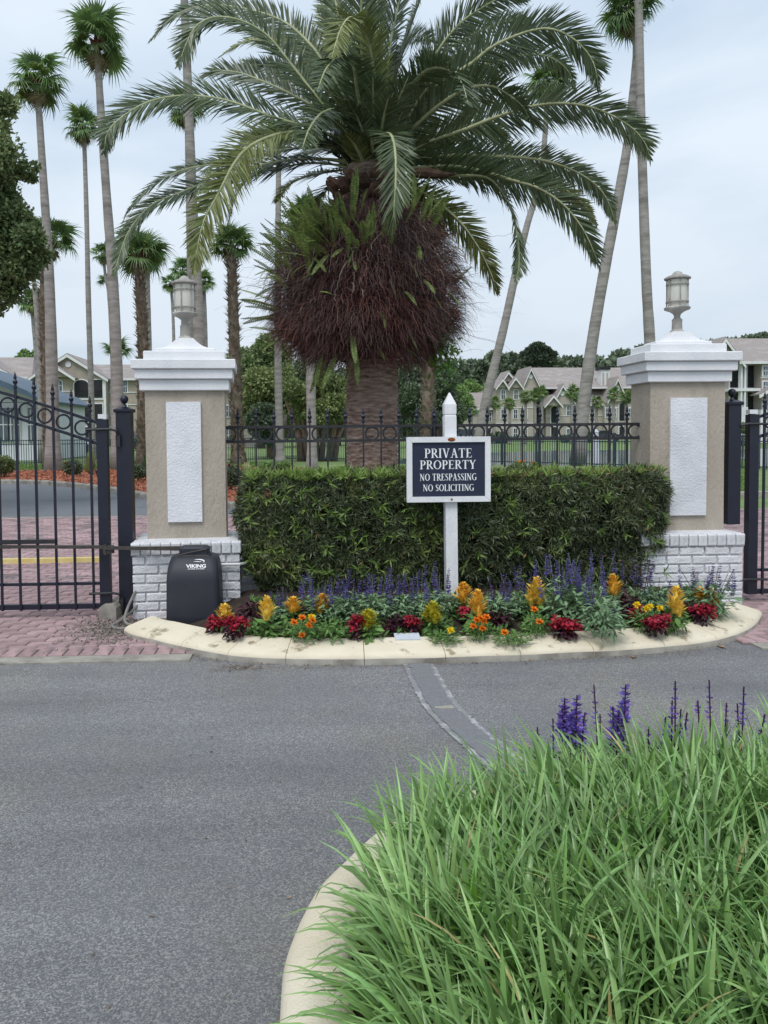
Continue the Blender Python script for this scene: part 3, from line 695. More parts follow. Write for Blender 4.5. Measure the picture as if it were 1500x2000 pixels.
def serif_line(s, px0, px1, pyb, pyt):
    a, b = at(px0, pyb, sy-.01), at(px1, pyb, sy-.01); Hc = at((px0+px1)/2, pyt, sy-.01).z-at((px0+px1)/2, pyb, sy-.01).z
    tot = sum(GL[c][0]+.05 for c in s)-.05; k = (b.x-a.x)/tot; x = a.x-cx
    rot = Matrix.Rotation(R(90), 4, 'X')
    for c in s:
        wd, st = GL[c]
        if st:
            g = MB()
            paths = [([(p[0]*k, p[1]*Hc, 0) for p in P], [ww_*(k*.5+Hc*.5) for ww_ in W] if isinstance(W, (list, tuple)) else W*(k*.5+Hc*.5)) for P, W in st]
            stroke_mesh(paths, 'letter', M_sprint, t, depth=.0015, loc=(x, -.0085, (a.z+b.z)/2), rot=(R(90), 0, 0))
        x += (wd+.05)*k
serif_line('PRIVATE', 829, 922, 894, 876)
serif_line('PROPERTY', 820, 930, 916, 899)
serif_line('NO TRESPASSING', 820, 931, 938.5, 925)
serif_line('NO SOLICITING', 826, 926, 959, 946)
# square white plate set in the bed behind the kerb
c = gd(796, 1244, .115)
t = thing('ground_plate', 'small flat white plate tilted in the front of the flower bed', 'plate', (c.x, c.y+.02, .11))
g = MB(); g.box((0, 0, 0), (.165, .10, .012), Matrix.Rotation(R(9), 3, 'X')); g.build('top', pm('pale_plastic', 'c9cfd6', 'bcc3cb', 8, .4), t)
g = MB(); g.box((0, 0, -.025), (.14, .08, .045)); g.build('housing', M_box, t)
# ================================================================ planting near the gate
def ico(r, n=2):
    import bmesh
    bm = bmesh.new(); bmesh.ops.create_icosphere(bm, subdivisions=n, radius=r); return bm
M_hcore = pm('hedge_twigs', '262a1b', '33301f', 20, .95, 1.2, 60)
M_hleaf = pm('hedge_leaf', '566340', '465134', 2.2, .42, island=.5, c3='747d4b', s3=1.7, f3=(.54, .70), trans=.15, spec=.6)
M_hdead = pm('hedge_brown_leaf', '8d7550', '75603e', 4, .7, island=.35)
def smooth_box_pt(n, lo, hi):
    """random points and outward normals on the sides and top of a box, weighted by area"""
    lo, hi = np.array(lo), np.array(hi); s = hi-lo
    A = np.array([s[0]*s[2], s[0]*s[1], s[1]*s[2], s[1]*s[2], s[0]*s[2]*.3]); c = rng.choice(5, n, p=A/A.sum())
    p = lo+rng.random((n, 3))*s; nn = np.zeros((n, 3))
    for k, (ax, side, sg) in enumerate([(1, 0, -1), (2, 1, 1), (0, 0, -1), (0, 1, 1), (1, 1, 1)]):
        q = c == k; p[q, ax] = (hi if side else lo)[ax]; nn[q, ax] = sg
    return p, nn
hx0, hx1 = at(466, 1000, 6.02).x, at(1316, 1000, 6.02).x
hy0, hy1 = 5.99, 6.36
hz1 = at(900, 927, 5.98).z
print('hedge', hx0, hx1, hz1)
hedge = thing('hedge', 'long clipped dark green hedge of narrow leaves behind the sign', 'hedge')
g = MB(); NX, NZ = 60, 14
rings_ = []
g.b2((hx0+.25, hy0+.19, .12), (hx1-.25, hy1-.08, hz1-.12)); g.build('twig_core', M_hcore, hedge)
def hedge_leaves(nc, per, mat, name, bright=False):
    p, nn = smooth_box_pt(nc, (hx0, hy0, .13), (hx1, hy1, hz1))
    # rounded edges and lumpy faces
    c = np.array([(hx0+hx1)/2, (hy0+hy1)/2, hz1/2]); h = np.array([(hx1-hx0)/2, (hy1-hy0)/2, hz1/2])
    q = (p-c); r = .16; inner_ = np.clip(q, -(h-r), h-r); dd = q-inner_
    L_ = np.linalg.norm(dd, axis=1, keepdims=True); q = np.where(L_ > 1e-6, inner_+dd/np.maximum(L_, 1e-6)*r, q); p = q+c
    nn = nrm(np.where(L_ > 1e-6, dd, nn))
    # narrower towards the base, as in a hedge shaded below
    k = np.clip((.75-p[:, 2])/.6, 0, 1); p[:, 1] += k*.10*(p[:, 1] < hy0+.15); p[:, 0] += -np.sign(q[:, 0])*k*.17*(np.abs(q[:, 0]) > h[0]-.3)
    lump = np.array([noise.noise(Vector(x*3.1))*.075+noise.noise(Vector(x*9))*.035 for x in p])
    dep = rng.random(nc)**2*.10
    p = p+nn*(lump-dep)[:, None]
    ax = nrm(nn*.8+rdir(nc)*.55+np.array([0, 0, .25]))
    P_ = np.repeat(p, per, 0); A_ = np.repeat(ax, per, 0); D_ = nrm(A_*rng.uniform(.15, .9, (nc*per, 1))+rdir(nc*per)*.8)
    fl = (D_*np.repeat(nn, per, 0)).sum(1) < -.1; D_[fl] -= 2*((D_[fl]*np.repeat(nn, per, 0)[fl]).sum(1, keepdims=True))*np.repeat(nn, per, 0)[fl]
    n = nc*per
    V, Q = leaves(P_+D_*.004, D_, nrm(A_+rdir(n)*.5), rng.uniform(.035, .072, n), rng.uniform(.0036, .0054, n), .25)
    return link(name, npmesh(name, V, Q, mat), hedge, kind='stuff')
hedge_leaves(8200, 10, M_hleaf, 'leaves')
def shoots(nc, per, mat):
    x = rng.uniform(hx0+.05, hx1-.05, nc); x = np.where(rng.random(nc) < .5, rng.normal(.15, .45, nc).clip(hx0+.1, hx1-.1), x)
    p = np.stack([x, rng.uniform(hy0-.02, hy1-.1, nc), np.full(nc, hz1-.02)+rng.uniform(-.02, .03, nc)], 1)
    fr = rng.random(nc) < .35; p[fr, 1] = hy0-.03; p[fr, 2] = rng.uniform(.3, hz1, fr.sum())
    up = np.where(fr[:, None], [[0, -1, .2]], [[0, -.2, 1]]); D_ = nrm(np.repeat(up, per, 0)*.9+rdir(nc*per)*.75); P_ = np.repeat(p, per, 0); n = nc*per
    V, Q = leaves(P_, D_, rdir(n), rng.uniform(.05, .095, n), rng.uniform(.0045, .007, n), .3)
    link('new_shoots', npmesh('new_shoots', V, Q, mat), hedge, kind='stuff')
shoots(420, 9, pm('young_leaf', '78934c', '8ca35a', 3, .45, island=.25, trans=.3))
p, nn = smooth_box_pt(2600, (hx0+.05, hy0-.02, .3), (hx1-.05, hy1, hz1)); q = nn[:, 2] > .5
q = q & (np.abs(p[:, 0]-1.9) < .9) | (rng.random(len(p)) < .12); p = p[q]; n = len(p)
V, Q = leaves(p, nrm(rdir(n)+[0, 0, .5]), rdir(n), rng.uniform(.03, .06, n), np.full(n, .005), .2)
link('dry_leaves', npmesh('dry_leaves', V, Q, M_hdead), hedge, kind='stuff')

# ---------------------------------------------------------------- date palm
PY = 12.0
def A(px, py, dy=0.0): return at(px, py, PY+dy)
M_dtrunk = pm('palm_trunk', 'ab998c', '6a594f', 5, .95, 2.0, 16, c3='8b7a6e', s3=3, f3=(.45, .7), stretch=(1, 1, 6))
M_rach = pm('frond_stalk', 'a9ad86', '8c9468', 5, .5, spec=.4)
M_leaf1 = pm('frond_leaflet', '5c6a4a', '4a5a3e', 1.2, .38, island=.35, trans=.15, spec=.45)
M_leaf2 = pm('frond_leaflet_yellow', '7d854f', '65703f', 1.2, .4, island=.3, trans=.15, spec=.5)
M_boot = pm('leaf_base', '6d5548', '4a372f', 9, .9, 1.2, 60, objr=.35)
M_fib = pm('red_brown_fibre', '70483f', '50342f', 6, .85, island=.5, c3='63504a', s3=.8, f3=(.42, .6))
M_core = pm('fibre_core', '2c1c1d', '3a2526', 9, .95, 1.5, 40)
M_fern = pm('fern_leaf', '8ea05c', '72864c', 3, .5, island=.35, trans=.25)
base = A(727, 960); base.z = 0
palm = thing('date_palm', 'huge date palm with a ball of red-brown roots and ferns on its trunk', 'palm tree', base)
tr_c = A(726, 500); tx = tr_c.x-base.x
# trunk with rough horizontal leaf scars
NA, NH = 120, 300; V = []; zt = A(727, 330).z
for i in range(NH):
    z = zt*i/(NH-1); r0 = .375+.05*max(0, 1-z/.6)+.02*(z/zt)
    for j in range(NA):
        a = 2*PI*j/NA; zz = z*15+.9*noise.noise(Vector((math.cos(a)*2.3, math.sin(a)*2.3, z*1.5)))+.35*noise.noise(Vector((math.cos(a)*9, math.sin(a)*9, z*5)))
        s = zz % 1; r = r0+.034*(s**1.5)+.02*noise.noise(Vector((math.cos(a)*7, math.sin(a)*7, z*18)))
        V.append((tx*z/zt+r*math.cos(a), r*math.sin(a), z))
Q = [(i*NA+j, i*NA+(j+1) % NA, (i+1)*NA+(j+1) % NA, (i+1)*NA+j) for i in range(NH-1) for j in range(NA)]
link('trunk', npmesh('trunk', V, Q, M_dtrunk, True), palm)
# cut leaf bases under the crown
bm_ = MB(); bm_.loft([[(-.10, 0, -.05), (.10, 0, -.05), (.10, 0, .05), (-.10, 0, .05)], [(-.085, -.12, -.035), (.085, -.12, -.035), (.085, -.13, .045), (-.085, -.13, .045)], [(-.06, -.20, .02), (.06, -.20, .02), (.065, -.22, .075), (-.065, -.22, .075)]])
boot = bm_.mesh('leaf_base', M_boot)
zc0, zc1 = A(727, 462).z, A(727, 350).z
k = 0
for i in range(9):
    z = zc0-.15+(zc1-zc0)*i/8
    for j in range(11):
        a = 2*PI*(j+.5*(i % 2))/11+k*.03; r = .36+.035*max(0, i-3)
        link('leaf_base', boot, palm, (tx+r*math.sin(a), -r*math.cos(a), z+random.uniform(-.02, .02)), (random.uniform(-.5, -.1), 0, a), scale=(random.uniform(.7, 1.0),)*3)
# fronds: midribs traced in space (x, y in the photo's pixels at the palm, depth offset in metres)
def frond(pts, dy, twist=60, wid=.40, mat=None, n=122, parent=palm, taper0=.12, droop=.12):
    """pts pixel polyline base->tip; dy depth offset at the tip"""
    P = []
    for i, q in enumerate(pts):
        t = i/(len(pts)-1); P.append(at(q[0], q[1], PY+(dy*t**1.1 if not isinstance(dy, list) else dy[i])))
    return frond3(P, twist, wid, mat, n, parent, taper0, droop)
def frond3(P, twist, wid, mat, n, parent, taper0=.12, droop=.12):
    C_ = spline(P, 60); C_ = C_ - np.array(base)
    T = nrm(np.gradient(C_, axis=0)); seg = np.linalg.norm(np.diff(C_, axis=0), axis=1); s = np.concatenate([[0], np.cumsum(seg)]); s /= s[-1]; Ln = seg.sum()
    up = np.array([0, 0, 1.0]); S = nrm(np.cross(T, up)+1e-5*np.array([1, 0, 0])); 
    for i in range(1, 60):
        if (S[i]*S[i-1]).sum() < 0: S[i] *= -1
    for _ in range(4): S[1:-1] = nrm(S[:-2]+S[1:-1]+S[2:])
    S = nrm(S-T*(S*T).sum(1, keepdims=True)); U = np.cross(S, T)
    fl = U[:, 2] < 0
    m_ = len(C_)
    tw = np.radians(twist)*np.clip(s*3, 0, 1); S2 = S*np.cos(tw)[:, None]+U*np.sin(tw)[:, None]; U2 = -S*np.sin(tw)[:, None]+U*np.cos(tw)[:, None]
    g = MB(); rad = [.028*(1-u)**.8+.004+.045*max(0, 1-u*6)**1.5 for u in s]
    vv = []
    for i in range(m_): vv.append([tuple(C_[i]+S2[i]*rad[i]*a*1.2+U2[i]*rad[i]*b*.7) for a, b in ((1, 0), (.5, .8), (-.5, .8), (-1, 0), (0, -.8))])
    g.loft(vv); r = g.build('frond', M_rach, parent, smooth='full')
    rad = [r*.8 for r in rad]; nn = int(n*max(.6, Ln/4)*1.5); u = np.linspace(taper0, .995, nn); u = np.concatenate([u, u+.003]).clip(0, 1); sg = np.concatenate([np.ones(nn), -np.ones(nn)]); u = (u+rng.normal(0, .002, len(u))).clip(0, 1)
    f = lambda X: np.stack([np.interp(u, s, X[:, i]) for i in range(3)], 1)
    c, t_, s_, u_ = f(C_), nrm(f(T)), nrm(f(S2)), nrm(f(U2)); N_ = len(u)
    an = np.radians(62-34*u+rng.normal(0, 5, N_)); ve = rng.normal(.18, .16, N_)
    d = t_*np.cos(an)[:, None]+(s_*sg[:, None]*np.cos(ve)[:, None]+u_*np.sin(ve)[:, None])*np.sin(an)[:, None]
    ln = .93*wid*(.55+.75*np.sin(PI*np.clip(u*.86+.12, 0, 1))**.8)*rng.uniform(.88, 1.06, N_)*np.clip((1.03-u)*7, .35, 1)
    K = 4; tt = np.linspace(0, 1, K); path = c[:, None]+d[:, None]*(tt[None, :, None]*ln[:, None, None]); path[..., 2] -= (tt**2)[None]*(droop*ln*rng.uniform(.2, 1.6, N_))[:, None]
    V, Q = ribbons(path, .0130*np.array([.6, 1, .75, .06])[None]*np.ones((N_, 1)), nrm(np.cross(d, u_+.45*rdir(N_))))
    link('leaflets', npmesh('leaflets', V, Q, mat or M_leaf1), r, kind='stuff')
    return r
FR = [
 # left side
 ([(712, 285), (676, 250), (640, 216), (574, 132), (523, 70), (471, 40), (420, 33), (383, 51), (361, 92), (348, 130)], -.6, 70, .42, 0),
 ([(715, 270), (650, 150), (600, 80), (540, 35), (450, 12), (380, 14), (330, 38), (292, 82)], 1.2, 65, .36, 0),
 ([(705, 300), (660, 270), (603, 249), (530, 227), (457, 200), (405, 189), (347, 187), (292, 198), (244, 224), (211, 257), (203, 300)], -1.2, 62, .46, 0),
 ([(710, 285), (640, 225), (567, 183), (512, 158), (464, 141), (420, 138), (392, 150)], 1.0, 65, .40, 0),
 ([(705, 270), (622, 121), (560, 85), (523, 77), (479, 81), (427, 112)], 2.0, 50, .30, 1),
 ([(700, 300), (640, 262), (567, 258), (515, 271), (479, 293), (453, 326), (425, 380), (395, 440), (378, 532)], -2.0, 55, .42, 1),
 ([(695, 335), (655, 322), (603, 319), (548, 328), (493, 345), (462, 380), (447, 432)], .5, 40, .34, 0),
 ([(700, 320), (620, 310), (530, 318), (470, 338), (391, 361), (347, 378), (303, 396), (273, 422), (248, 458), (233, 500), (222, 537)], -.5, 50, .34, 0),
 ([(700, 310), (640, 288), (540, 295), (427, 319), (365, 330), (321, 348), (281, 378), (251, 411), (240, 435)], .8, 48, .30, 0),
 ([(705, 300), (640, 275), (590, 262), (530, 262), (482, 275), (455, 300)], 1.8, 60, .34, 0),
 ([(715, 290), (660, 200), (600, 150), (540, 130), (480, 128), (440, 145)], 2.4, 60, .36, 0),
 ([(705, 340), (670, 350), (640, 370), (618, 400), (600, 440)], 1.0, 30, .34, 0),
 ([(700, 330), (650, 335), (600, 345), (560, 365), (540, 395)], 1.6, 30, .3, 1),
 # top
 ([(722, 300), (718, 236), (709, 147), (706, 73), (706, 0), (712, -80), (728, -150)], -1.0, 15, .50, 0),
 ([(730, 300), (745, 240), (764, 80), (776, 20), (790, -60), (815, -120)], -.2, 20, .46, 0),
 ([(725, 290), (735, 200), (722, 90), (700, 45), (683, 34), (664, 60), (648, 112)], -1.9, 20, .38, 1),
 ([(718, 290), (690, 180), (668, 80), (655, 0), (640, -70), (618, -110)], .6, 30, .44, 0),
 ([(715, 280), (680, 160), (650, 60), (640, 0), (610, -60)], 1.6, 35, .42, 1),
 ([(735, 290), (770, 160), (800, 60), (830, -20), (870, -80)], 1.2, 40, .44, 0),
 ([(728, 290), (730, 180), (735, 60), (742, -40), (760, -110)], 1.5, 30, .42, 0),
 # right side
 ([(750, 300), (800, 256), (826, 180), (848, 112), (892, 52), (940, 16), (985, -6), (1045, -12)], .4, 60, .44, 0),
 ([(755, 290), (800, 215), (855, 165), (920, 124), (960, 92), (1012, 68), (1060, 56), (1100, 64), (1136, 90), (1160, 126), (1170, 178)], -.8, 66, .46, 0),
 ([(755, 280), (830, 175), (900, 140), (988, 116), (1040, 106), (1080, 114), (1110, 140), (1125, 178)], 1.6, 60, .36, 0),
 ([(752, 310), (800, 256), (860, 204), (912, 174), (956, 168), (992, 184), (1024, 212), (1040, 252)], -2.0, 50, .42, 0),
 ([(760, 310), (830, 280), (900, 256), (960, 232), (1020, 212), (1080, 202), (1140, 206), (1188, 222), (1232, 248), (1260, 280), (1270, 312)], -.6, 66, .46, 0),
 ([(760, 305), (820, 275), (880, 252), (930, 245), (972, 262), (998, 295)], 1.4, 50, .34, 1),
 ([(765, 320), (830, 308), (900, 303), (960, 305), (1020, 308), (1080, 318), (1140, 344), (1180, 380), (1203, 434)], .6, 66, .36, 0),
 ([(765, 335), (850, 325), (920, 330), (1000, 352), (1052, 368), (1100, 400), (1136, 444), (1160, 492), (1172, 528)], -.8, 62, .38, 0),
 ([(765, 328), (830, 318), (900, 320), (1000, 335), (1060, 352), (1100, 368), (1140, 400), (1166, 440)], 1.6, 60, .30, 1),
 ([(765, 345), (830, 343), (892, 343), (948, 346), (978, 372), (998, 412), (1010, 460), (1014, 510), (1008, 550)], -1.0, 30, .30, 0),
 ([(765, 345), (812, 368), (860, 400), (900, 436), (932, 480), (956, 528), (973, 574)], -.6, 66, .34, 1),
 ([(760, 350), (800, 380), (830, 410), (845, 450), (850, 480)], .4, 40, .30, 1),
 ([(745, 300), (800, 180), (870, 100), (940, 60), (1000, 40), (1050, 60)], 2.4, 60, .36, 0),
 # towards the viewer
 ([(738, 300), (745, 266), (762, 262), (771, 290), (773, 340), (770, 400), (765, 466)], [-.3, -1.0, -1.6, -1.95, -2.1, -2.15, -2.15], 0, .34, 0),
 ([(715, 300), (690, 240), (660, 215), (630, 220), (605, 250), (590, 290)], -2.6, 25, .36, 0),
 ([(740, 290), (790, 190), (830, 140), (870, 135), (900, 160), (915, 205)], -2.6, 30, .38, 0),
 ([(720, 290), (700, 190), (690, 130), (670, 110), (640, 130), (620, 175)], -2.4, 20, .36, 0),
 # behind
 ([(725, 290), (700, 200), (660, 150), (610, 120), (570, 130)], 3.0, 40, .4, 0),
 ([(740, 290), (790, 210), (850, 180), (900, 190), (940, 220)], 3.0, 40, .4, 0),
 ([(735, 290), (760, 160), (790, 90), (820, 70), (850, 80)], 3.0, 40, .4, 0),
 ([(725, 310), (650, 290), (590, 300), (550, 330)], 3.0, 40, .36, 0),
 ([(745, 310), (820, 290), (890, 290), (940, 320), (965, 360)], 3.0, 40, .36, 0),
]
for pts, dy, tw, wd, y in FR:
    frond(pts, dy, tw, wd, M_leaf2 if y else M_leaf1)
# short spear leaves filling the heart of the crown
for k in range(28):                                                       # short old stalks and stray leaflets round the heart
    a = k*2.4; z0 = A(735, 350-45*(k/28)).z; c0 = Vector((A(730, 300).x+.3*math.cos(a), PY+.3*math.sin(a), z0)); l = random.uniform(.5, .9)
    el = random.uniform(.1, 1.0); tip = c0+Vector((math.cos(a)*l*math.cos(el), math.sin(a)*l*math.cos(el), l*math.sin(el)))
    frond3([c0, c0.lerp(tip, .55)+Vector((0, 0, .06)), tip], random.uniform(0, 60), .24, M_leaf2 if k % 7 == 0 else M_leaf1, 44, palm, .1)
for k in range(16):
    a = k*2.4; l = 1.0+.5*random.random(); c0 = A(735+18*math.cos(a), 318, .35*math.sin(a))
    tip = c0+Vector((math.cos(a)*l*.75, math.sin(a)*l*.75, l*(.9-.5*((k*7) % 5)/5)))
    frond3([c0, c0.lerp(tip, .5)+Vector((0, 0, .12)), tip], 20, .32, M_leaf1, 60, palm, .05)
g = MB(); g.lathe([(.36, 0), (.40, .25), (.36, .5), (.24, .8), (.1, 1.0)], (tx+.02, 0, zc1-.1), 16); g.build('crown_heart', M_core, palm)
g = MB(); b0 = A(812, 345, -.2); g.tube([Vector(A(800, 338, -.3))-base, Vector(A(835, 338, -.5))-base, Vector(A(865, 342, -.6))-base, Vector(A(892, 340, -.7))-base], [.06, .085, .05, .01], 8); g.build('flower_sheath', M_boot, palm, smooth=True)

# root and fibre ball with ferns
bc = A(716, 585)-base; HW = 1.46
def ball_r(z, a):
    """radius of the mass at height z above/below its centre"""
    t = (z-(-.98))/(1.45+.98)
    pr = np.interp(t, [0, .06, .18, .38, .55, .70, .84, 1], [.55, .95, 1.27, 1.46, 1.42, 1.30, 1.15, .70])
    return pr
V = []; NB = 40; NZ_ = 22
for i in range(NZ_):
    z = -.95+2.35*i/(NZ_-1)
    for j in range(NB):
        a = 2*PI*j/NB; r = (ball_r(z, a)-.22)*(1+.08*noise.noise(Vector((math.cos(a)*2, math.sin(a)*2, z*2))))
        V.append((bc.x+r*math.cos(a), bc.y+r*math.sin(a), bc.z+z))
Q = [(i*NB+j, i*NB+(j+1) % NB, (i+1)*NB+(j+1) % NB, (i+1)*NB+j) for i in range(NZ_-1) for j in range(NB)] 
V = V+[(bc.x, bc.y, bc.z-.95), (bc.x, bc.y, bc.z+1.4)]; nV = len(V)
Q += [(nV-2, (j+1) % NB, j, j) for j in range(0)]
core = link('root_ball', npmesh('root_ball', V, Q, M_core, True), palm)
def ball_pts(n, z0=-.92, z1=1.3, inset=.3):
    z = rng.uniform(z0, z1, n); a = rng.uniform(0, 2*PI, n); r = ball_r(z, a)-rng.uniform(0, inset, n)-.05
    o = np.stack([np.cos(a), np.sin(a), 0*a], 1)
    return np.stack([bc.x+r*np.cos(a), bc.y+r*np.sin(a), bc.z+z], 1), o, z
def strands(n, ln, wd, mat, name, flare, down, seg=7, **kw):
    p, o, z = ball_pts(n, **kw)
    tn = np.cross(o, [0, 0, 1.]); d0 = nrm(o*flare+rdir(n)*.55+np.array([0, 0, .15])); d1 = nrm(o*.35+rdir(n)*.35-np.array([0, 0, down]))
    l = rng.uniform(.5, 1.2, n)*ln; t = np.linspace(0, 1, seg)
    st = d0[:, None]*(1-t)[None, :, None]+d1[:, None]*t[None, :, None]
    path = p[:, None]+np.cumsum(st, 1)*(l/seg)[:, None, None]; path += np.cumsum(rng.normal(0, .012, path.shape), 1)*ln*2
    V, Q = ribbons(path, wd*np.linspace(1, .45, seg)[None]*rng.uniform(.6, 1.3, (n, 1)), nrm(np.cross(d0, rdir(n))))
    return link(name, npmesh(name, V, Q, mat), core, kind='stuff')
strands(15000, .42, .0042, M_fib, 'fibres', .9, 1.1)
strands(5000, .5, .004, M_fib, 'fibres', 1.2, .9, z0=-.95, z1=-.2, inset=.15)
strands(3600, .5, .0035, pm('grey_fibre', '6d6464', '554c4e', 5, .85, island=.4), 'grey_fibres', .8, 1.2)
strands(420, 1.0, .0028, M_fib, 'loose_roots', 1.3, .25, seg=9, z0=-.7, z1=.6)
strands(170, .6, .010, pm('dry_frond', '87766a', '6b5b50', 5, .85, island=.35), 'dry_fronds', .7, 1.3, seg=6, z0=-.3, z1=.9, inset=.1)
# fern fronds: one shared mesh
def fern_mesh(L_=.42, w_=.042):
    n = 17; t = np.linspace(.08, 1, n); c = np.stack([0*t, L_*t, .05*np.sin(t*2.2)], 1)
    parts = []
    for sg in (-1, 1):
        d = np.stack([sg*np.ones(n), .35*np.ones(n), -.12*np.ones(n)], 1); ww = w_*np.sin(np.clip(t*.93+.05, 0, 1)*PI)**.5
        parts.append(leaves(c, d, np.tile([0, 0, 1.], (n, 1)), ww, np.full(n, L_*.031), .15))
    parts.append(ribbons(np.stack([c[::4]]), np.full((1, len(c[::4])), .003), np.array([[1., 0, 0]])))
    return npmesh('fern_frond', *merge(parts), M_fern)
fm = [fern_mesh(.50, .05), fern_mesh(.42, .044), fern_mesh(.58, .058)]
def put_fern(p, d, s=1.0):
    q = Vector(d).to_track_quat('Y', 'Z'); e = (q.to_matrix() @ Matrix.Rotation(random.uniform(-.8, .8), 3, 'Y')).to_euler()
    link('fern_frond', random.choice(fm), palm, p, e, scale=(s, s, s))
def fern_at(px, py, up=1.0, s=1.0, jit=10):
    px += random.gauss(0, jit); py += random.gauss(0, jit)
    dz = (A(px, py).z-base.z-bc.z); dx = A(px, py).x-base.x-bc.x
    r = max(.42, float(ball_r(dz, 0))-.05); dx = max(-r, min(r, dx)); yy = -math.sqrt(max(.0, r*r-dx*dx))
    d = Vector((dx*.6+random.gauss(0, .3), yy*.45+random.gauss(0, .2), up+random.gauss(0, .35)))
    put_fern(Vector((bc.x+dx, bc.y+yy+.05, bc.z+dz)), d, s*random.uniform(.8, 1.2))
for k in range(85): fern_at(random.uniform(555, 735), random.uniform(440, 530), random.uniform(.1, 1.0), .85)
for k in range(46): fern_at(random.uniform(560, 640), random.uniform(470, 560), .3, .95)
for k in range(34): fern_at(random.uniform(790, 870), random.uniform(420, 480), .8, 1.0)
for k in range(24): fern_at(random.uniform(560, 880), random.uniform(500, 680), -.9, .8)
for k in range(16): fern_at(random.uniform(530, 560), random.uniform(560, 650), .1, 1.1)
for k in range(10): fern_at(random.uniform(590, 690), random.uniform(690, 705), -1.5, 1.1, 4)
for k in range(60):                                                       # ferns on the far side
    a = random.uniform(0, PI); z = random.uniform(.2, 1.3); r = float(ball_r(z, a))-.05
    put_fern(Vector((bc.x+r*math.cos(a), bc.y+r*math.sin(a), bc.z+z)), Vector((math.cos(a), math.sin(a), .6+random.gauss(0, .4))))
# leafy climber hanging low on the right of the mass
n = 240; c = np.array(A(868, 690, -.5)-base); P_ = c+rng.normal(0, 1, (n, 3))*np.array([.10, .15, .20])
V, Q = leaves(P_, nrm(rdir(n)-[0, 0, .7]), rdir(n), rng.uniform(.06, .12, n), rng.uniform(.016, .028, n), .3)
link('hanging_leaves', npmesh('hanging_leaves', V, Q, pm('broad_leaf', '5f8a3c', '4b7230', 3, .5, island=.3, trans=.3)), palm, kind='stuff')

# ---------------------------------------------------------------- foreground bed: kerb, strappy grass, salvia
fg = [Vector((.02, -.3, 0)), Vector((-.05, .5, 0)), Vector((-.075, 1.2, 0)), Vector((-.072, 1.6, 0))]+[gd(*p) for p in ((550, 2000), (558, 1930), (583, 1860), (618, 1795), (663, 1745))]+[Vector(p) for p in ((.27, 2.60, 0), (.55, 2.80, 0), (1.0, 2.94, 0), (1.5, 3.0, 0), (3.4, 3.02, 0))]
fgs = spline(fg, 90)
KF = [(0, -.03), (.0, .07), (.01, .095), (.03, .112), (.07, .122), (.15, .122), (.17, .11), (.175, -.03)]
rings = sweep(fgs, KF, -1); g = MB(); g.loft(rings); g.build('front_kerb', M_kerbf, kind='structure', smooth='full')
ie = [Vector(r_[5]) for r_ in rings]
sheet('front_bed_soil', [(p.x, p.y) for p in ie[8:]]+[(3.4, -.3)], .08, M_soil)
def inside(x, y, m=.0):
    xe = float(np.interp(y, [p.y for p in ie[:62]], [p.x for p in ie[:62]])); ye = float(np.interp(x, [p.x for p in ie[30:]], [p.y for p in ie[30:]]))
    return x > xe+m and y < ye-m
M_blade = pm('grass_blade', '8bae68', '729655', 1.5, .34, island=.36, trans=.25, spec=.6, c3='a1c17f', s3=2.5, f3=(.5, .75))
M_bladey = pm('young_blade', '6f9f3c', '82ad4a', 2, .35, island=.15, trans=.35, spec=.5)
M_bladed = pm('dead_blade', 'b3a572', '94875a', 3, .7, island=.3)
cl = []
tries = 0
while len(cl) < 260 and tries < 20000:
    tries += 1; x, y = random.uniform(.02, 2.6), random.uniform(.75, 2.98)
    if inside(x, y, .14) and y < 2.74+.08*math.sin(x*5) and x < y*.75+.55 and all((x-a)**2+(y-b)**2 > .092**2 for a, b in cl): cl.append((x, y))
print('clumps', len(cl))
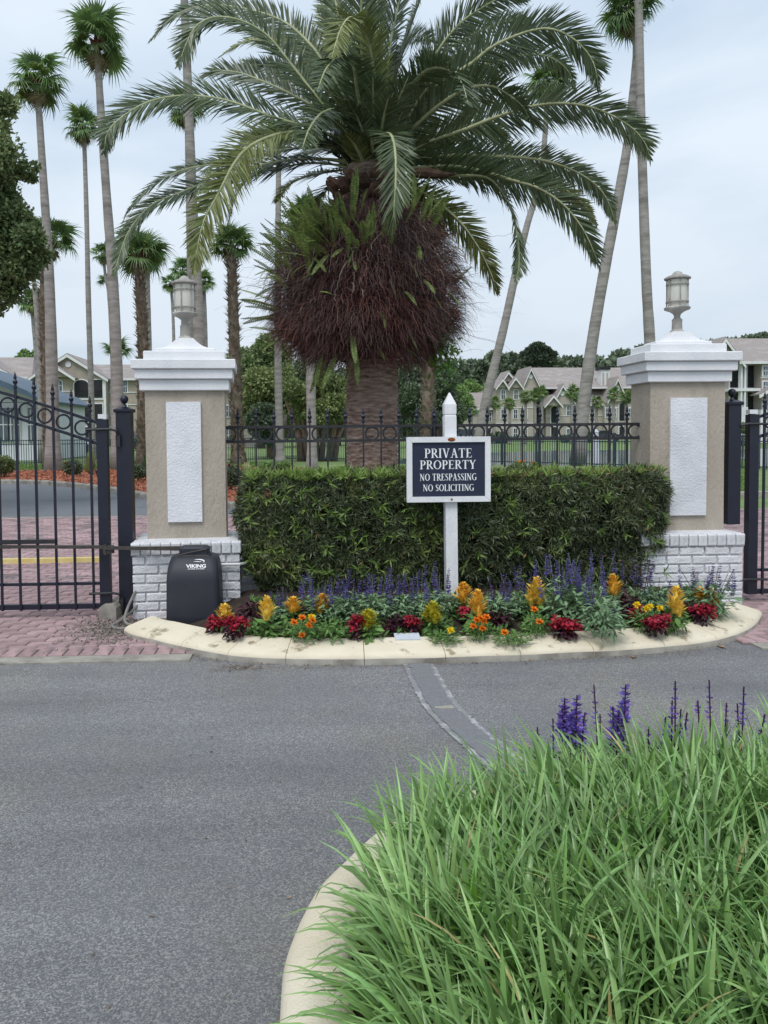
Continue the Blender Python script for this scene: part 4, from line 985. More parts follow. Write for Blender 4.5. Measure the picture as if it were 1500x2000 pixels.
def blades(cl, per, mat, name, lmin, lmax, wd, outw=1.0):
    n = len(cl)*per; c = np.repeat(np.array(cl), per, 0)
    # lean field: outwards from the middle of the bed, with waves
    mid = np.array([1.35, 1.75]); out = c-mid; L_ = np.linalg.norm(out, axis=1, keepdims=True); out = out/np.maximum(L_, .3)
    wv = np.array([[noise.noise(Vector((a*2.2, b*2.2, 3))), noise.noise(Vector((a*2.2, b*2.2, 9)))] for a, b in cl]); wv = np.repeat(wv, per, 0)
    an = rng.uniform(0, 2*PI, n); rd = np.stack([np.cos(an), np.sin(an)], 1)
    edge = np.clip((L_-.5)/.6, 0, 1); edge = edge*(1-.35*np.clip(1-c[:, :1]/.5, 0, 1))
    h = rd*rng.uniform(.45, 1.6, (n, 1))+out*outw*(.15+.45*edge)+wv*1.5+np.array([-.15, -.2]); hl = np.linalg.norm(h, axis=1, keepdims=True); h = h/hl; lean = np.clip(hl[:, 0]*.5, .12, 1.15)*rng.uniform(.55, 1.25, n)
    p0 = np.concatenate([c+rd*rng.uniform(0, .05, (n, 1)), np.full((n, 1), .09)], 1)
    ln = rng.uniform(lmin, lmax, n); K = 8; t = np.linspace(0, 1, K)
    th0 = lean*.35; th1 = lean*1.3+rng.uniform(.1, 1.2, n)*(rng.random(n) < .75)
    th = th0[:, None]+(th1-th0)[:, None]*(t**1.4)[None]
    dxy = np.sin(th); dz = np.cos(th)
    st = np.concatenate([h[:, None]*dxy[..., None], dz[..., None]], 2)
    path = p0[:, None]+np.cumsum(st, 1)*(ln/K)[:, None, None]-st[:, :1]*(ln/K)[:, None, None]
    side = np.concatenate([np.stack([-h[:, 1], h[:, 0]], 1), np.zeros((n, 1))], 1); side = nrm(side+rdir(n)*.35)
    wv_ = wd*rng.uniform(.7, 1.25, (n, 1))*np.array([.75, .9, 1, 1, .95, .8, .5, .04])[None]
    # shallow keel along the midrib: three rows of vertices
    up = nrm(np.cross(np.repeat(side[:, None], K, 1), st)); a = path-side[:, None]*wv_[..., None]; b = path+side[:, None]*wv_[..., None]; m = path-up*(wv_*.35)[..., None]
    V = np.stack([a, m, b], 2).reshape(-1, 3); i = np.arange(n)[:, None]*K*3+np.arange(K-1)[None]*3
    Q = np.concatenate([np.stack([i, i+1, i+4, i+3], -1).reshape(-1, 4), np.stack([i+1, i+2, i+5, i+4], -1).reshape(-1, 4)])
    return link(name, npmesh(name, V, Q, mat, True), kind='stuff')
o = blades(cl, 42, M_blade, 'ornamental_grass', .22, .46, .0068)
blades(random.sample(cl, 120), 4, M_bladey, 'ornamental_grass', .22, .40, .0085, .5)
blades(random.sample(cl, 80), 3, M_bladed, 'dry_grass', .2, .42, .005)

# ---- flowering plants -------------------------------------------------------
M_sage = pm('sage_leaf', '86a17c', '6f8c67', 5, .6, island=.25, trans=.2)
M_green = pm('bedding_leaf', '6f9150', '5a7c42', 5, .5, island=.3, trans=.25)
M_maroon = pm('maroon_leaf', '4d2733', '3a1d2a', 5, .5, island=.35, trans=.1)
M_red = pm('red_petal', 'a32539', '86182b', 6, .5, island=.3, trans=.15)
M_plume = pm('yellow_plume', 'f8da6c', 'ecc44a', 20, .6, island=.15, trans=.25)
M_plumeo = pm('orange_plume', 'f5c856', 'e5b03c', 20, .6, island=.18, trans=.25)
M_plumeg = pm('greenish_plume', 'cfc23e', 'a8a832', 16, .6, island=.2, trans=.25)
M_orange = pm('orange_petal', 'f0902a', 'e67a1c', 9, .5, island=.15, trans=.2)
M_lemon = pm('lemon_petal', 'efd32c', 'e6c420', 9, .5, island=.12, trans=.2)
M_purple = pm('purple_floret', '786ba8', '61569a', 30, .55, island=.35, trans=.2)
M_purpled = pm('dusky_floret', '5f5a8c', '4b4a74', 30, .6, island=.3, trans=.1)
M_stem = pm('green_stem', '5f7547', '4f6340', 9, .6)
def tuft(h, r, n, L_, wd, mat, name='foliage', k=4, lift=.45, low=.1):
    p = rng.normal(0, 1, (n, 3)); p = nrm(p)*rng.random((n, 1))**.45; p = p*[r, r, h/2]; p[:, 2] += h/2
    p[:, 2] = np.clip(p[:, 2], h*low, None)
    d = nrm(np.stack([p[:, 0]/r, p[:, 1]/r, (p[:, 2]/h-.3)*lift*2], 1)+rdir(n)*.55)
    V, Q = leaves(p-d*L_*.3, d, nrm(rdir(n)*.6+[0, 0, 1]), rng.uniform(.65, 1.15, n)*L_, rng.uniform(.7, 1.2, n)*wd, .35, k)
    return npmesh(name, V, Q, mat)
def plume_mesh(h, r, mat, n=110):
    z = rng.random(n)**.8*h*.92; a = rng.uniform(0, 2*PI, n); rr = r*np.interp(z/h, [0, .25, .6, 1], [.75, 1, .62, .12])
    p = np.stack([rr*.35*np.cos(a), rr*.35*np.sin(a), z], 1); d = np.stack([np.cos(a)*.55, np.sin(a)*.55, np.full(n, 1.)], 1)+rng.normal(0, .15, (n, 3))
    V, Q = leaves(p, d, np.stack([np.cos(a), np.sin(a), 0*a], 1), rr*rng.uniform(1.1, 1.9, n)+.008, np.full(n, r*.17), -.15, 4)
    g = MB(); g.lathe([(r*.4, 0), (r*.62, h*.25), (r*.42, h*.6), (.002, h*.93)], n=8)
    V2 = np.array(g.v); Q2 = np.array([q for q in g.f if len(q) == 4])
    return npmesh('plume', *merge([(V, Q), (V2, Q2)]), mat)
def spike_mesh(h, r, mat, dense=1.0):
    parts = []; nl = int(h/.011*dense)
    for i in range(nl):
        z = h*(i/nl); a = rng.uniform(0, 2*PI, 7)+i; rr = r*(1-.55*z/h)*(.7+.5*math.sin(i*1.9)**2)
        d = np.stack([np.cos(a), np.sin(a), np.full(7, .45)], 1); parts.append(leaves(np.stack([0*a, 0*a, 0*a+z], 1), d, rdir(7), np.full(7, rr*1.5), np.full(7, rr*.34), -.2))
    return npmesh('flower_spike', *merge(parts), mat)
def blossom_mesh(r, mat, n=34):
    a = rng.uniform(0, 2*PI, n); t = np.linspace(.15, 1, n); d = np.stack([np.cos(a)*t, np.sin(a)*t, 1.05-t*.85], 1)
    V, Q = leaves(np.zeros((n, 3)), d, np.tile([0, 0, 1.], (n, 1)), np.full(n, r)*rng.uniform(.85, 1.1, n), np.full(n, r*.27), .15)
    return npmesh('blossom', V, Q, mat)
PL_fol = [tuft(.17, .085, 46, .085, .016, M_green) for _ in range(3)]
SG_fol = [tuft(.30, .15, 330, .055, .0085, M_sage) for _ in range(3)]
MG_fol = [tuft(.15, .11, 300, .035, .006, M_green, k=3) for _ in range(2)]
RD_fol = [tuft(.12, .085, 90, .045, .012, M_maroon) for _ in range(2)]
MR_fol = [tuft(.20, .13, 260, .045, .012, M_maroon) for _ in range(2)]
plumes = {m.name: [plume_mesh(.15, .033, m) for _ in range(2)] for m in (M_plume, M_plumeo, M_plumeg)}
spikes = {m.name: [spike_mesh(.14, .017, m), spike_mesh(.17, .015, m, .75)] for m in (M_purple, M_purpled)}
bl_o, bl_l = blossom_mesh(.028, M_orange), blossom_mesh(.028, M_lemon)
rd_b = [tuft(.05, .03, 30, .022, .010, M_red, 'blossom', 3) for _ in range(2)]
def base_pt(px, py_base):
    p = gd(px, py_base, .10); 
    for _ in range(6): p = gd(px, py_base, soil_z(p.x, p.y))
    return p
def plant(kind, label, cat, px, py, group, s=1.0):
    p = base_pt(px, py); return thing(kind, label, cat, p, random.uniform(0, 6), group)
def mm_px(p, dpx): return dpx*p.y/F
def celosia(px, ytop, ybase, label, mat, n=1, s=1.0):
    t = plant('celosia', label, 'flower', px, ybase, 'yellow and orange plume flowers')
    ytop -= 12; H = mm_px(t.location, ybase-ytop)
    link('foliage', random.choice(PL_fol), t, scale=(s, s, H*.55/.17))
    for k in range(n):
        a = k*2.4; o_ = Vector((.035*math.cos(a), .035*math.sin(a), 0)) if k else Vector((0, 0, 0)); hh = H*(.58 if k == 0 else .38)
        zb_ = H*.42 if k == 0 else H*.36
        g = MB(); g.tube([(0, 0, 0), tuple(o_*.7+Vector((0, 0, zb_)))], .004, 5); g.build('stem', M_stem, t)
        link('plume', random.choice(plumes[mat.name]), t, (o_.x, o_.y, zb_), (random.uniform(-.1, .1), random.uniform(-.1, .1), k), scale=(s*1.5 if k == 0 else 1.1*s,)*2+(hh/.15,))
def salvia(px, ytop, ybase, yfol, label, mat, n=6, s=1.0, spread=.10, cat='flower', group='purple salvia plants along the hedge'):
    t = plant('salvia', label, cat, px, ybase, group)
    ytop -= 8; H = mm_px(t.location, ybase-ytop); hf = mm_px(t.location, ybase-yfol)
    link('foliage', random.choice(SG_fol), t, scale=(s, s, hf/.27))
    for k in range(n):
        a = k*2.4+.5; r = spread*math.sqrt((k+.5)/n); h = H*random.uniform(.58, 1.0)
        b = Vector((r*math.cos(a)*1.25, r*math.sin(a)*1.25, max(hf*.7, h-.155)))
        g = MB(); g.tube([(r*.3*math.cos(a), r*.3*math.sin(a), hf*.3), tuple(b+Vector((0, 0, .14)))], .0022, 4); g.build('stem', M_stem if mat is M_purple else M_maroon, t)
        link('flower_spike', random.choice(spikes[mat.name]), t, b, (random.uniform(-.2, .2), random.uniform(-.2, .2), a), scale=(1, 1, (h-b.z)/.15))
def reds(px, y0, y1, label, n=9, wpx=40):
    t = plant('red_bedding_plant', label, 'flower', px, y1, 'red flowered maroon bedding plants')
    H = mm_px(t.location, y1-y0)*.92; W_ = mm_px(t.location, wpx)*.84
    link('foliage', random.choice(RD_fol), t, scale=(W_/.16, W_/.16, H/.13))
    for k in range(n):
        a = k*2.4; r = W_*.5*math.sqrt((k+.3)/n)
        link('blossom', random.choice(rd_b), t, (r*math.cos(a), r*math.sin(a), H*random.uniform(.45, .85)), (random.uniform(-.4, .4), random.uniform(-.4, .4), a), scale=(1.0,)*3)
def marigold(px, ybase, pts, label, me, wpx=60, htop=None):
    t = plant('marigold', label, 'flower', px, ybase, 'marigold plants at the front of the bed')
    t.rotation_euler.z = 0
    H = mm_px(t.location, ybase-min(p[1] for p in pts))
    link('foliage', random.choice(MG_fol), t, scale=(mm_px(t.location, wpx)/.21,)*2+(H*.95/.15,))
    for x, y in pts:
        b = at(x, y, t.location.y-.07)-t.location
        g = MB(); g.tube([(b.x*.4, b.y*.3, .02), tuple(b)], .002, 4); g.build('stem', M_stem, t)
        link('blossom', me, t, b, (R(38), random.uniform(-.3, .3), 0))
def maroon(px, ytop, ybase, wpx, label):
    t = plant('purple_leaf_plant', label, 'plant', px, ybase, 'dark purple leaved plants')
    link('foliage', random.choice(MR_fol), t, scale=(mm_px(t.location, wpx)/.26,)*2+(mm_px(t.location, ybase-ytop)/.2,))
CE = [(438, 1190, 1240, 'yellow plume flower rising from red flowers next to the operator box', M_plume, 2), (521, 1174, 1246, 'tall yellow plume flower, second from the left in the bed', M_plume, 1),
 (572, 1176, 1222, 'slim orange-yellow plume behind the leftmost marigolds', M_plumeo, 1), (630, 1170, 1216, 'pale orange double plume above feathery green foliage', M_plumeo, 3),
 (720, 1198, 1252, 'yellow-green plume flower right of the central red flowers', M_plumeg, 2), (845, 1184, 1238, 'yellowish plume just left of the sign post', M_plumeg, 3),
 (905, 1146, 1206, 'orange plume touching the foot of the sign post', M_plumeo, 1), (930, 1160, 1232, 'tall orange plume right of the sign post above orange marigolds', M_plumeo, 2),
 (1046, 1134, 1216, 'tall triple plume, the highest of the orange-yellow plumes', M_plume, 3), (1200, 1130, 1196, 'thin orange plume against the hedge right of the tallest salvia', M_plumeo, 1),
 (1317, 1152, 1236, 'large bright yellow plume in front of the right brick base', M_plume, 3), (1364, 1156, 1200, 'small yellow plume behind red flowers at the right end', M_plumeo, 1), (1386, 1158, 1206, 'last yellow plume at the right end of the bed', M_plume, 2)]
for a in CE: celosia(a[0], a[1], a[2], a[3], a[4], a[5])
for a in [(425, 1196, 1246, 'leftmost red flowers against the operator box', 12, 50), (460, 1204, 1252, 'second red flower cluster from the left, by the kerb', 14, 55), (698, 1196, 1254, 'red flowers in the middle, left of the yellow-green plume', 12, 38),
          (806, 1204, 1240, 'red flowers behind the flat white plate', 8, 36), (908, 1186, 1218, 'red flowers between the two orange plumes by the sign post', 8, 32), (1104, 1206, 1248, 'wide crimson mound at the kerb right of centre', 18, 62),
          (1246, 1184, 1226, 'red flowers beside the yellow marigolds', 8, 36), (1284, 1198, 1244, 'bright red mound left of the large yellow plume', 16, 54), (1374, 1180, 1222, 'rightmost red flowers at the end of the bed', 14, 46)]:
    reds(*a[:4], n=a[4], wpx=a[5])
marigold(598, 1254, [(590, 1207), (610, 1212), (574, 1216), (590, 1241), (603, 1222)], 'orange marigold, the leftmost one in the bed', bl_o, 66)
marigold(650, 1252, [(608, 1206)], 'feathery green marigold with one pale yellow bloom', bl_l, 80)
marigold(936, 1252, [(938, 1208), (944, 1214), (924, 1224), (942, 1228), (930, 1212), (950, 1206)], 'orange marigold right of the sign post', bl_o, 56)
marigold(1046, 1246, [(1043, 1191), (1053, 1215)], 'amber marigold under the triple plume', bl_o, 56)
marigold(1262, 1236, [(1244, 1182), (1262, 1190), (1269, 1186), (1288, 1189)], 'yellow marigold with four lemon blooms', bl_l, 60)
marigold(870, 1254, [(880, 1232)], 'low green marigold clump right of the white plate', bl_l, 70)
marigold(1000, 1254, [(985, 1236)], 'low green marigold clump between the orange and amber ones', bl_o, 80)
SA = [(548, 1142, 1206, 1182, 'small salvia at the left end in front of the hedge', M_purpled, 5), (610, 1120, 1206, 1165, 'violet salvia left of the pale double plume', M_purple, 8), (640, 1122, 1216, 1166, 'violet salvia above the pale double plume', M_purple, 7),
 (690, 1108, 1214, 1158, 'bluish salvia above the central red flowers', M_purpled, 7), (735, 1112, 1216, 1160, 'salvia with green foliage behind the yellow-green plume', M_purple, 6), (780, 1112, 1218, 1162, 'salvia halfway between yellow-green plume and sign post', M_purpled, 8),
 (820, 1102, 1214, 1160, 'violet salvia left of the sign post', M_purple, 8), (858, 1112, 1200, 1156, 'salvia tucked against the left of the sign post', M_purple, 6), (965, 1130, 1214, 1164, 'pale stemmed salvia right of the tall orange plume', M_purpled, 5),
 (1008, 1104, 1204, 1158, 'salvia left of the triple plume', M_purple, 6), (1094, 1082, 1216, 1136, 'very tall dense violet salvia right of the triple plume', M_purple, 13), (1150, 1078, 1222, 1146, 'tallest violet salvia cluster in front of the hedge', M_purple, 16),
 (1180, 1160, 1250, 1170, 'big mound of grey-green salvia foliage at the kerb', M_purpled, 2), (1250, 1092, 1196, 1150, 'dusky salvia by the right end of the hedge', M_purpled, 6), (1282, 1130, 1204, 1150, 'green salvia with few spikes at the hedge corner', M_purpled, 4),
 (1385, 1096, 1206, 1136, 'dark seeded salvia in front of the right brick base', M_purpled, 12)]
for a in SA: salvia(*a[:4], a[4], a[5], a[6], s=1.0 if a[6] < 12 else 1.3, spread=.1 if a[6] < 12 else .16)
for a in [(492, 1170, 1216, 60, 'purple leaved plant right of the operator box'), (590, 1182, 1214, 50, 'purple leaved plant behind the orange-yellow plume'), (770, 1200, 1234, 50, 'dark leaved plant behind the white plate'), (975, 1186, 1226, 54, 'dark leaved plant right of the orange marigolds'),
          (1225, 1152, 1210, 56, 'dark purple plant left of the yellow marigolds'), (1350, 1170, 1216, 44, 'dark purple plant behind the large yellow plume')]: maroon(a[0], a[1], a[2], a[3], a[4])
# ground cover between the plants
n = 1500; uu = rng.integers(24, 90, n); tt_ = rng.random(n)*.75
P_ = np.array([(inner_edge[a].x+(0)*t, inner_edge[a].y+(6.0-inner_edge[a].y)*t) for a, t in zip(uu, tt_)])
keep = rng.random(n) < .75; P_ = P_[keep]; n = len(P_); Z = np.array([soil_z(*p) for p in P_])
cc = np.repeat(np.concatenate([P_, Z[:, None]], 1), 4, 0)+rng.normal(0, .02, (n*4, 3))*[1, 1, .4]+[0, 0, .02]
V, Q = leaves(cc, nrm(rdir(n*4)+[0, 0, .6]), nrm(rdir(n*4)+[0, 0, 1]), rng.uniform(.03, .06, n*4), rng.uniform(.006, .013, n*4), .3)
link('ground_cover', npmesh('ground_cover', V, Q, M_green), kind='stuff')
# foreground salvia spikes beyond the grass
FS = [((1050, 1420), (1080, 1403)), ((1103, 1363), (1127, 1358), (1117, 1385), (1142, 1392), (1098, 1378)), ((1160, 1337), (1172, 1395)), ((1197, 1380), (1222, 1337), (1214, 1373), (1208, 1392)), ((1267, 1420), (1300, 1400)), ((1319, 1330), (1313, 1368), (1330, 1385), (1342, 1392)), ((1385, 1328), (1363, 1368), (1419, 1373)), ((1440, 1374), (1453, 1341), (1494, 1395))]
FL = ['two short salvia spikes at the left end beyond the grass', 'densest cluster of violet salvia spikes beyond the grass', 'single tall slim salvia spike right of the dense cluster', 'full violet salvia with one tall spike, left of the gap', 'two low salvia spikes in the gap beyond the grass',
      'tall salvia left of the dark slender spike', 'dark slender salvia, the tallest near the right edge', 'rightmost salvia spikes at the photo edge']
M_violet = pm('violet_floret', '8a72c8', '6c55ac', 30, .55, island=.35, trans=.3); fsp = [spike_mesh(.15, .021, M_violet, 1.0), spike_mesh(.15, .015, M_violet, .62)]
for lab, tips in zip(FL, FS):
    yy = 2.80+random.uniform(-.04, .06); c = at(tips[0][0], 1500, yy)
    t = thing('salvia', lab, 'flower', (c.x, yy, .085), 0, 'salvia spikes beyond the foreground grass')
    for q in tips:
        p = at(q[0], q[1], yy+random.uniform(-.05, .05))-t.location; b = Vector((p.x*.6, random.uniform(-.03, .03), 0))
        full = q[1] < 1400 and lab.startswith(('dens', 'full')); hh = .15 if q[0] != 1363 else .05
        g = MB(); g.tube([b, b.lerp(p, .6)+Vector((.004, 0, 0)), p], .0028, 5); g.build('stem', M_maroon, t)
        d = (p-b).normalized(); e = d.to_track_quat('Z', 'Y').to_euler()
        link('flower_spike', fsp[0 if full else 1], t, p-d*hh*.97, e, scale=((1.15 if full else .8),)*2+(hh/.15,))
    link('foliage', random.choice(SG_fol), t, scale=(.8, .6, .62))
# a few fallen leaves
lf = npmesh('fallen_leaf', *leaves(np.zeros((1, 3)), np.array([[1., 0, .1]]), np.array([[0, 0, 1.]]), np.array([.075]), np.array([.018]), .3, 5), pm('fallen_leaf', 'b08a68', '8f6c50', 9, .8, objr=.2))
for (x, y, lab) in ((1238, 1284, 'brown fallen leaf against the kerb right of centre'), (1416, 1264, 'reddish fallen leaf under the right end of the kerb'), (548, 1985, 'brown leaf by the foreground kerb at the bottom edge')):
    p = gd(x, y, .006); link('fallen_leaf', lf, None, p, (0, 0, random.uniform(0, 6)), lab, 'leaf', 'fallen leaves')
# ================================================================ fan palms
M_tr = pm('grey_palm_bark', 'a19c98', '8c8783', 2.5, .95, 1.2, 14, c3='7a7571', s3=.7, stretch=(1, 1, 5))
M_tr2 = pm('booted_bark', '77685c', '5c4d44', 5, .95, 1.2, 14, c3='8d8377', s3=.8)
M_bt = pm('old_leaf_stub', 'a39a90', '83756b', 4, .9, island=.4)
M_rboot = pm('red_brown_boot', '7a4a3e', '5a362f', 5, .9, island=.35)
M_fan = pm('fan_leaf', '78935c', '64814c', 1.2, .38, objr=.35, trans=.3, spec=.6)
M_fany = pm('fan_leaf_light', '8a9f5e', '5f783c', 1.2, .4, objr=.25, trans=.25)
M_dead = pm('dead_fan_leaf', '8f8362', '7d7052', 2, .8, objr=.2)
def fan_mesh(seed, Lp=.62, Lb=.74, mat=M_fan, ns=30, k=5, droop=.5):
    r_ = np.random.default_rng(seed); a = np.radians(np.linspace(-128, 128, ns)+r_.normal(0, 2, ns)); t = np.linspace(.04, 1, k)
    ln = Lb*(.80+.2*np.cos(a*.8))*r_.uniform(.9, 1.08, ns)
    d = np.stack([np.sin(a), np.cos(a), .16*np.cos(a*1.0)], 1)
    path = np.array([0, Lp, 0])+d[:, None]*(t[None, :, None]*ln[:, None, None]); path[..., 2] -= (np.clip(t-.45, 0, 1)**1.6)[None]*(ln*droop*r_.uniform(.6, 2.4, ns))[:, None]*1.6
    side = np.stack([np.cos(a), -np.sin(a), .35*np.where(np.arange(ns) % 2, 1, -1)], 1)
    w_ = ln[:, None]*np.array([.02, .066, .05, .020, .003])[None]
    V, Q = ribbons(path, w_, nrm(side)); V2, Q2 = ribbons(np.array([[[0, 0, 0], [0, Lp*.5, .02], [0, Lp*1.02, 0]]]), np.array([[.022, .014, .010]]), np.array([[1., 0, .2]]))
    return npmesh('fan_leaf', *merge([(V, Q), (V2, Q2)]), mat)
FAN = [fan_mesh(s) for s in range(4)]; FANY = [fan_mesh(9, mat=M_fany)]; FAND = [fan_mesh(20+s, mat=M_dead, Lp=.5, Lb=.6, droop=1.1) for s in range(2)]
def boots(z0, z1, path, rad, mat, n, L_=.28, up=.8):
    t = rng.uniform(z0, z1, n); P_ = np.array([[np.interp(q, np.linspace(0, 1, len(path)), path[:, i]) for i in range(3)] for q in t]); a = rng.uniform(0, 2*PI, n)
    o = np.stack([np.cos(a), np.sin(a), 0*a], 1); p = P_+o*rad*.85
    return leaves(p, o*.55+np.array([0, 0, up])+rng.normal(0, .1, (n, 3)), o, rng.uniform(.6, 1.2, n)*L_, np.full(n, L_*.22), -.2)
def fan_palm(label, D, trunk, crown_r=None, nl=34, style='smooth', w=(10, 24), group='tall fan palms around the drive', spread=(-50, 85), light=.12, dead=3, lift=0, kind='fan_palm'):
    """trunk: photo pixels from crown down to the ground; w trunk width in px at top and bottom"""
    P = [at(x, y, D) for x, y in trunk][::-1]
    b = P[0].copy()
    if b.z > .02 or b.z < -.02:
        q = P[1]; f = b.z/(q.z-b.z) if abs(q.z-b.z) > .1 else 0; b = Vector((b.x-(q.x-b.x)*f, b.y, 0)); P[0] = b
    t = thing(kind, label, 'palm tree', b, 0, group)
    path = spline([p-b for p in P], 26); r0, r1 = w[1]*D/F/2, w[0]*D/F/2
    rad = [r1+(r0-r1)*(1-i/25)**1.2+(r0*.35*max(0, 1-i/2.0)) for i in range(26)]
    rad = [r*(1+.04*random.uniform(-1, 1)) for r in rad]
    g = MB(); g.tube(path, rad, 12); g.build('trunk', M_tr if style == 'smooth' else M_tr2, t, smooth='full')
    if style == 'booted':
        link('leaf_stubs', npmesh('leaf_stubs', *boots(.02, .97, path, (r0+r1)/2, M_bt, int(60*path[-1][2]/(r0*2+.2)*1.0)+60, L_=r0*1.0), M_bt), t, kind='stuff')
    top = Vector(path[-1])
    if crown_r:
        R_ = crown_r*D/F; s = R_/1.25
        link('leaf_boots', npmesh('leaf_boots', *boots(.93, 1.0, path, r1*1.15, M_rboot, 70, L_=.30*s, up=1.0), M_rboot), t, kind='stuff')
        for k in range(nl):
            u = (k+.5)/nl; el = R(spread[1]+(spread[0]-spread[1])*u**.8+random.uniform(-8, 8)); az = k*2.39996+random.uniform(-.2, .2)
            d = Vector((math.cos(el)*math.cos(az), math.cos(el)*math.sin(az), math.sin(el)))
            q = d.to_track_quat('Y', 'Z').to_matrix() @ Matrix.Rotation(random.uniform(-.5, .5), 3, 'Y')
            me = random.choice(FANY if random.random() < light else FAN); ss = s*random.uniform(.72, 1.2)
            link('fan_leaf', me, t, top+Vector((0, 0, .1*s)), q.to_euler(), scale=(ss,)*3)
        for k in range(dead):
            az = random.uniform(0, 6.28); d = Vector((math.cos(az)*.45, math.sin(az)*.45, -1)); q = d.to_track_quat('Y', 'Z')
            link('dead_fan_leaf', random.choice(FAND), t, top-Vector((0, 0, .1*s)), q.to_euler(), scale=(s*.9,)*3)
    return t
fan_palm('tall fan palm nearest the left edge, its crown lower than its right neighbour', 31, [(71, 158), (75, 200), (84, 340), (93, 480), (98, 600), (102, 760), (104, 915)], 60, 26, w=(10, 27), dead=5, spread=(-55, 75))
fan_palm('booted fan palm leaning against the leftmost tall trunk, leaves half behind the oak', 33, [(100, 470), (88, 520), (85, 600), (88, 700), (92, 800), (95, 912)], 52, 22, 'booted', w=(13, 20), spread=(-35, 70), dead=1)
fan_palm('tallest fully visible fan palm on the left with a wide crown', 31, [(190, 84), (192, 130), (199, 250), (211, 420), (220, 540), (229, 740), (231, 914)], 66, 28, w=(11, 26), dead=5)
fan_palm('slender fan palm with a small crown between the two tall left palms', 45, [(163, 250), (165, 290), (169, 420), (173, 600), (178, 760), (181, 892)], 42, 30, w=(7, 13), dead=5)
fan_palm('thick grey fan palm trunk rising behind the left lantern out of the photo', 28, [(352, -140), (360, 0), (368, 200), (376, 400), (388, 640), (396, 920)], 75, 34, w=(13, 24))
fan_palm('fan palm directly behind the thick trunk, crown among the date palm fronds', 38, [(364, 215), (366, 320), (369, 450), (374, 650), (378, 905)], 42, 28, w=(7, 14), dead=7)
fan_palm('booted fan palm with full green crown left of the left lantern', 34, [(272, 500), (273, 540), (277, 620), (280, 700), (279, 800), (279, 905)], 56, 28, 'booted', w=(18, 24), spread=(-40, 88), dead=0)
fan_palm('plain trunked fan palm hidden just behind the booted one by the left pillar', 44, [(288, 500), (288, 560), (291, 700), (291, 890)], 40, 18, w=(9, 13))
fan_palm('booted fan palm standing right of the left pillar', 36, [(450, 485), (453, 530), (456, 620), (460, 740), (463, 830), (466, 905)], 50, 28, 'booted', w=(17, 26), spread=(-40, 88), dead=0)
fan_palm('small distant fan palm behind the tallest left trunk', 52, [(202, 498), (206, 540), (213, 580), (219, 700), (222, 886)], 26, 24, w=(5, 9), group='smaller fan palms further off')
fan_palm('tiny distant fan palm low behind the tallest left trunk', 60, [(212, 552), (216, 600), (219, 700), (222, 881)], 22, 14, w=(4, 7), group='smaller fan palms further off', spread=(-10, 60), dead=0)
fan_palm('young fan palm with few leaves peeping out behind the tallest left trunk', 40, [(228, 692), (229, 740), (230, 800), (230, 900)], 34, 13, w=(8, 10), group='smaller fan palms further off', spread=(-5, 60), dead=0)
fan_palm('fan palm with a small crown under the oak branches at the left edge', 50, [(62, 590), (64, 620), (70, 690), (76, 780), (80, 888)], 32, 26, w=(6, 10), group='smaller fan palms further off')
fan_palm('thin palm trunk rising into the oak foliage', 42, [(52, 440), (60, 490), (70, 590), (77, 700), (82, 895)], 34, 16, w=(7, 12), group='smaller fan palms further off')
fan_palm('small fan palm right of the left lantern', 50, [(398, 552), (400, 600), (402, 680), (404, 888)], 26, 24, w=(6, 9), group='smaller fan palms further off')
fan_palm('small fan palm peeping over the left lantern', 48, [(356, 530), (357, 600), (358, 700), (360, 890)], 28, 24, w=(6, 9), group='smaller fan palms further off')
fan_palm('low fan palm left of the left lantern at roof height', 56, [(334, 556), (338, 620), (340, 700), (342, 884)], 22, 16, w=(5, 8), group='smaller fan palms further off')
fan_palm('thin straight palm trunk left of the root ball', 37, [(544, 262), (544, 340), (543, 500), (543, 700), (546, 850), (548, 904)], 34, 22, w=(9, 18))
fan_palm('fan palm whose green crown shows above the left of the root ball', 26, [(598, 430), (602, 520), (606, 700), (610, 928)], 48, 30, w=(14, 20), spread=(-20, 88), light=.5, dead=0)
fan_palm('leaning fan palm between the sign and the right pillar', 34, [(1069, 165), (1066, 240), (1056, 345), (1028, 445), (1008, 530), (984, 640), (958, 745), (940, 830), (930, 905)], 48, 30, w=(9, 22), dead=6)
fan_palm('leaning fan palm that crosses the straight trunk near the right pillar', 31, [(1233, 22), (1243, 90), (1238, 170), (1226, 280), (1205, 400), (1182, 520), (1158, 660), (1140, 790), (1128, 915)], 62, 34, w=(13, 27), dead=6)
fan_palm('straight palm trunk behind the right pillar rising out of the photo', 30, [(1240, -160), (1247, 0), (1251, 200), (1257, 400), (1263, 560), (1270, 690), (1276, 918)], 75, 34, w=(15, 22))
fan_palm('white booted palm trunk behind the sign post', 30, [(842, 560), (840, 640), (838, 700), (836, 770), (834, 850), (834, 917)], 44, 20, 'booted', w=(22, 26), spread=(0, 80), dead=0)
CP = [(921, 796, 14), (966, 784, 14), (996, 786, 13), (1026, 772, 15), (1045, 771, 13), (1058, 762, 14), (1117, 762, 15), (1127, 770, 14), (1166, 782, 14), (1198, 767, 15), (1222, 773, 15)]
CL = ['leftmost cabbage palm before the far grey apartments', 'cabbage palm before the two small gables of the far apartments', 'cabbage palm right of the small gables, second to the left of the stairwell', 'bushy cabbage palm left of the stairwell', 'cabbage palm crowding the stairwell from the left', 'highest cabbage palm at the stairwell',
      'cabbage palm left of the leaning trunk', 'cabbage palm half behind the leaning trunk', 'round headed cabbage palm right of the leaning trunk', 'cabbage palm below the small right gable', 'cabbage palm nearest the right pillar']
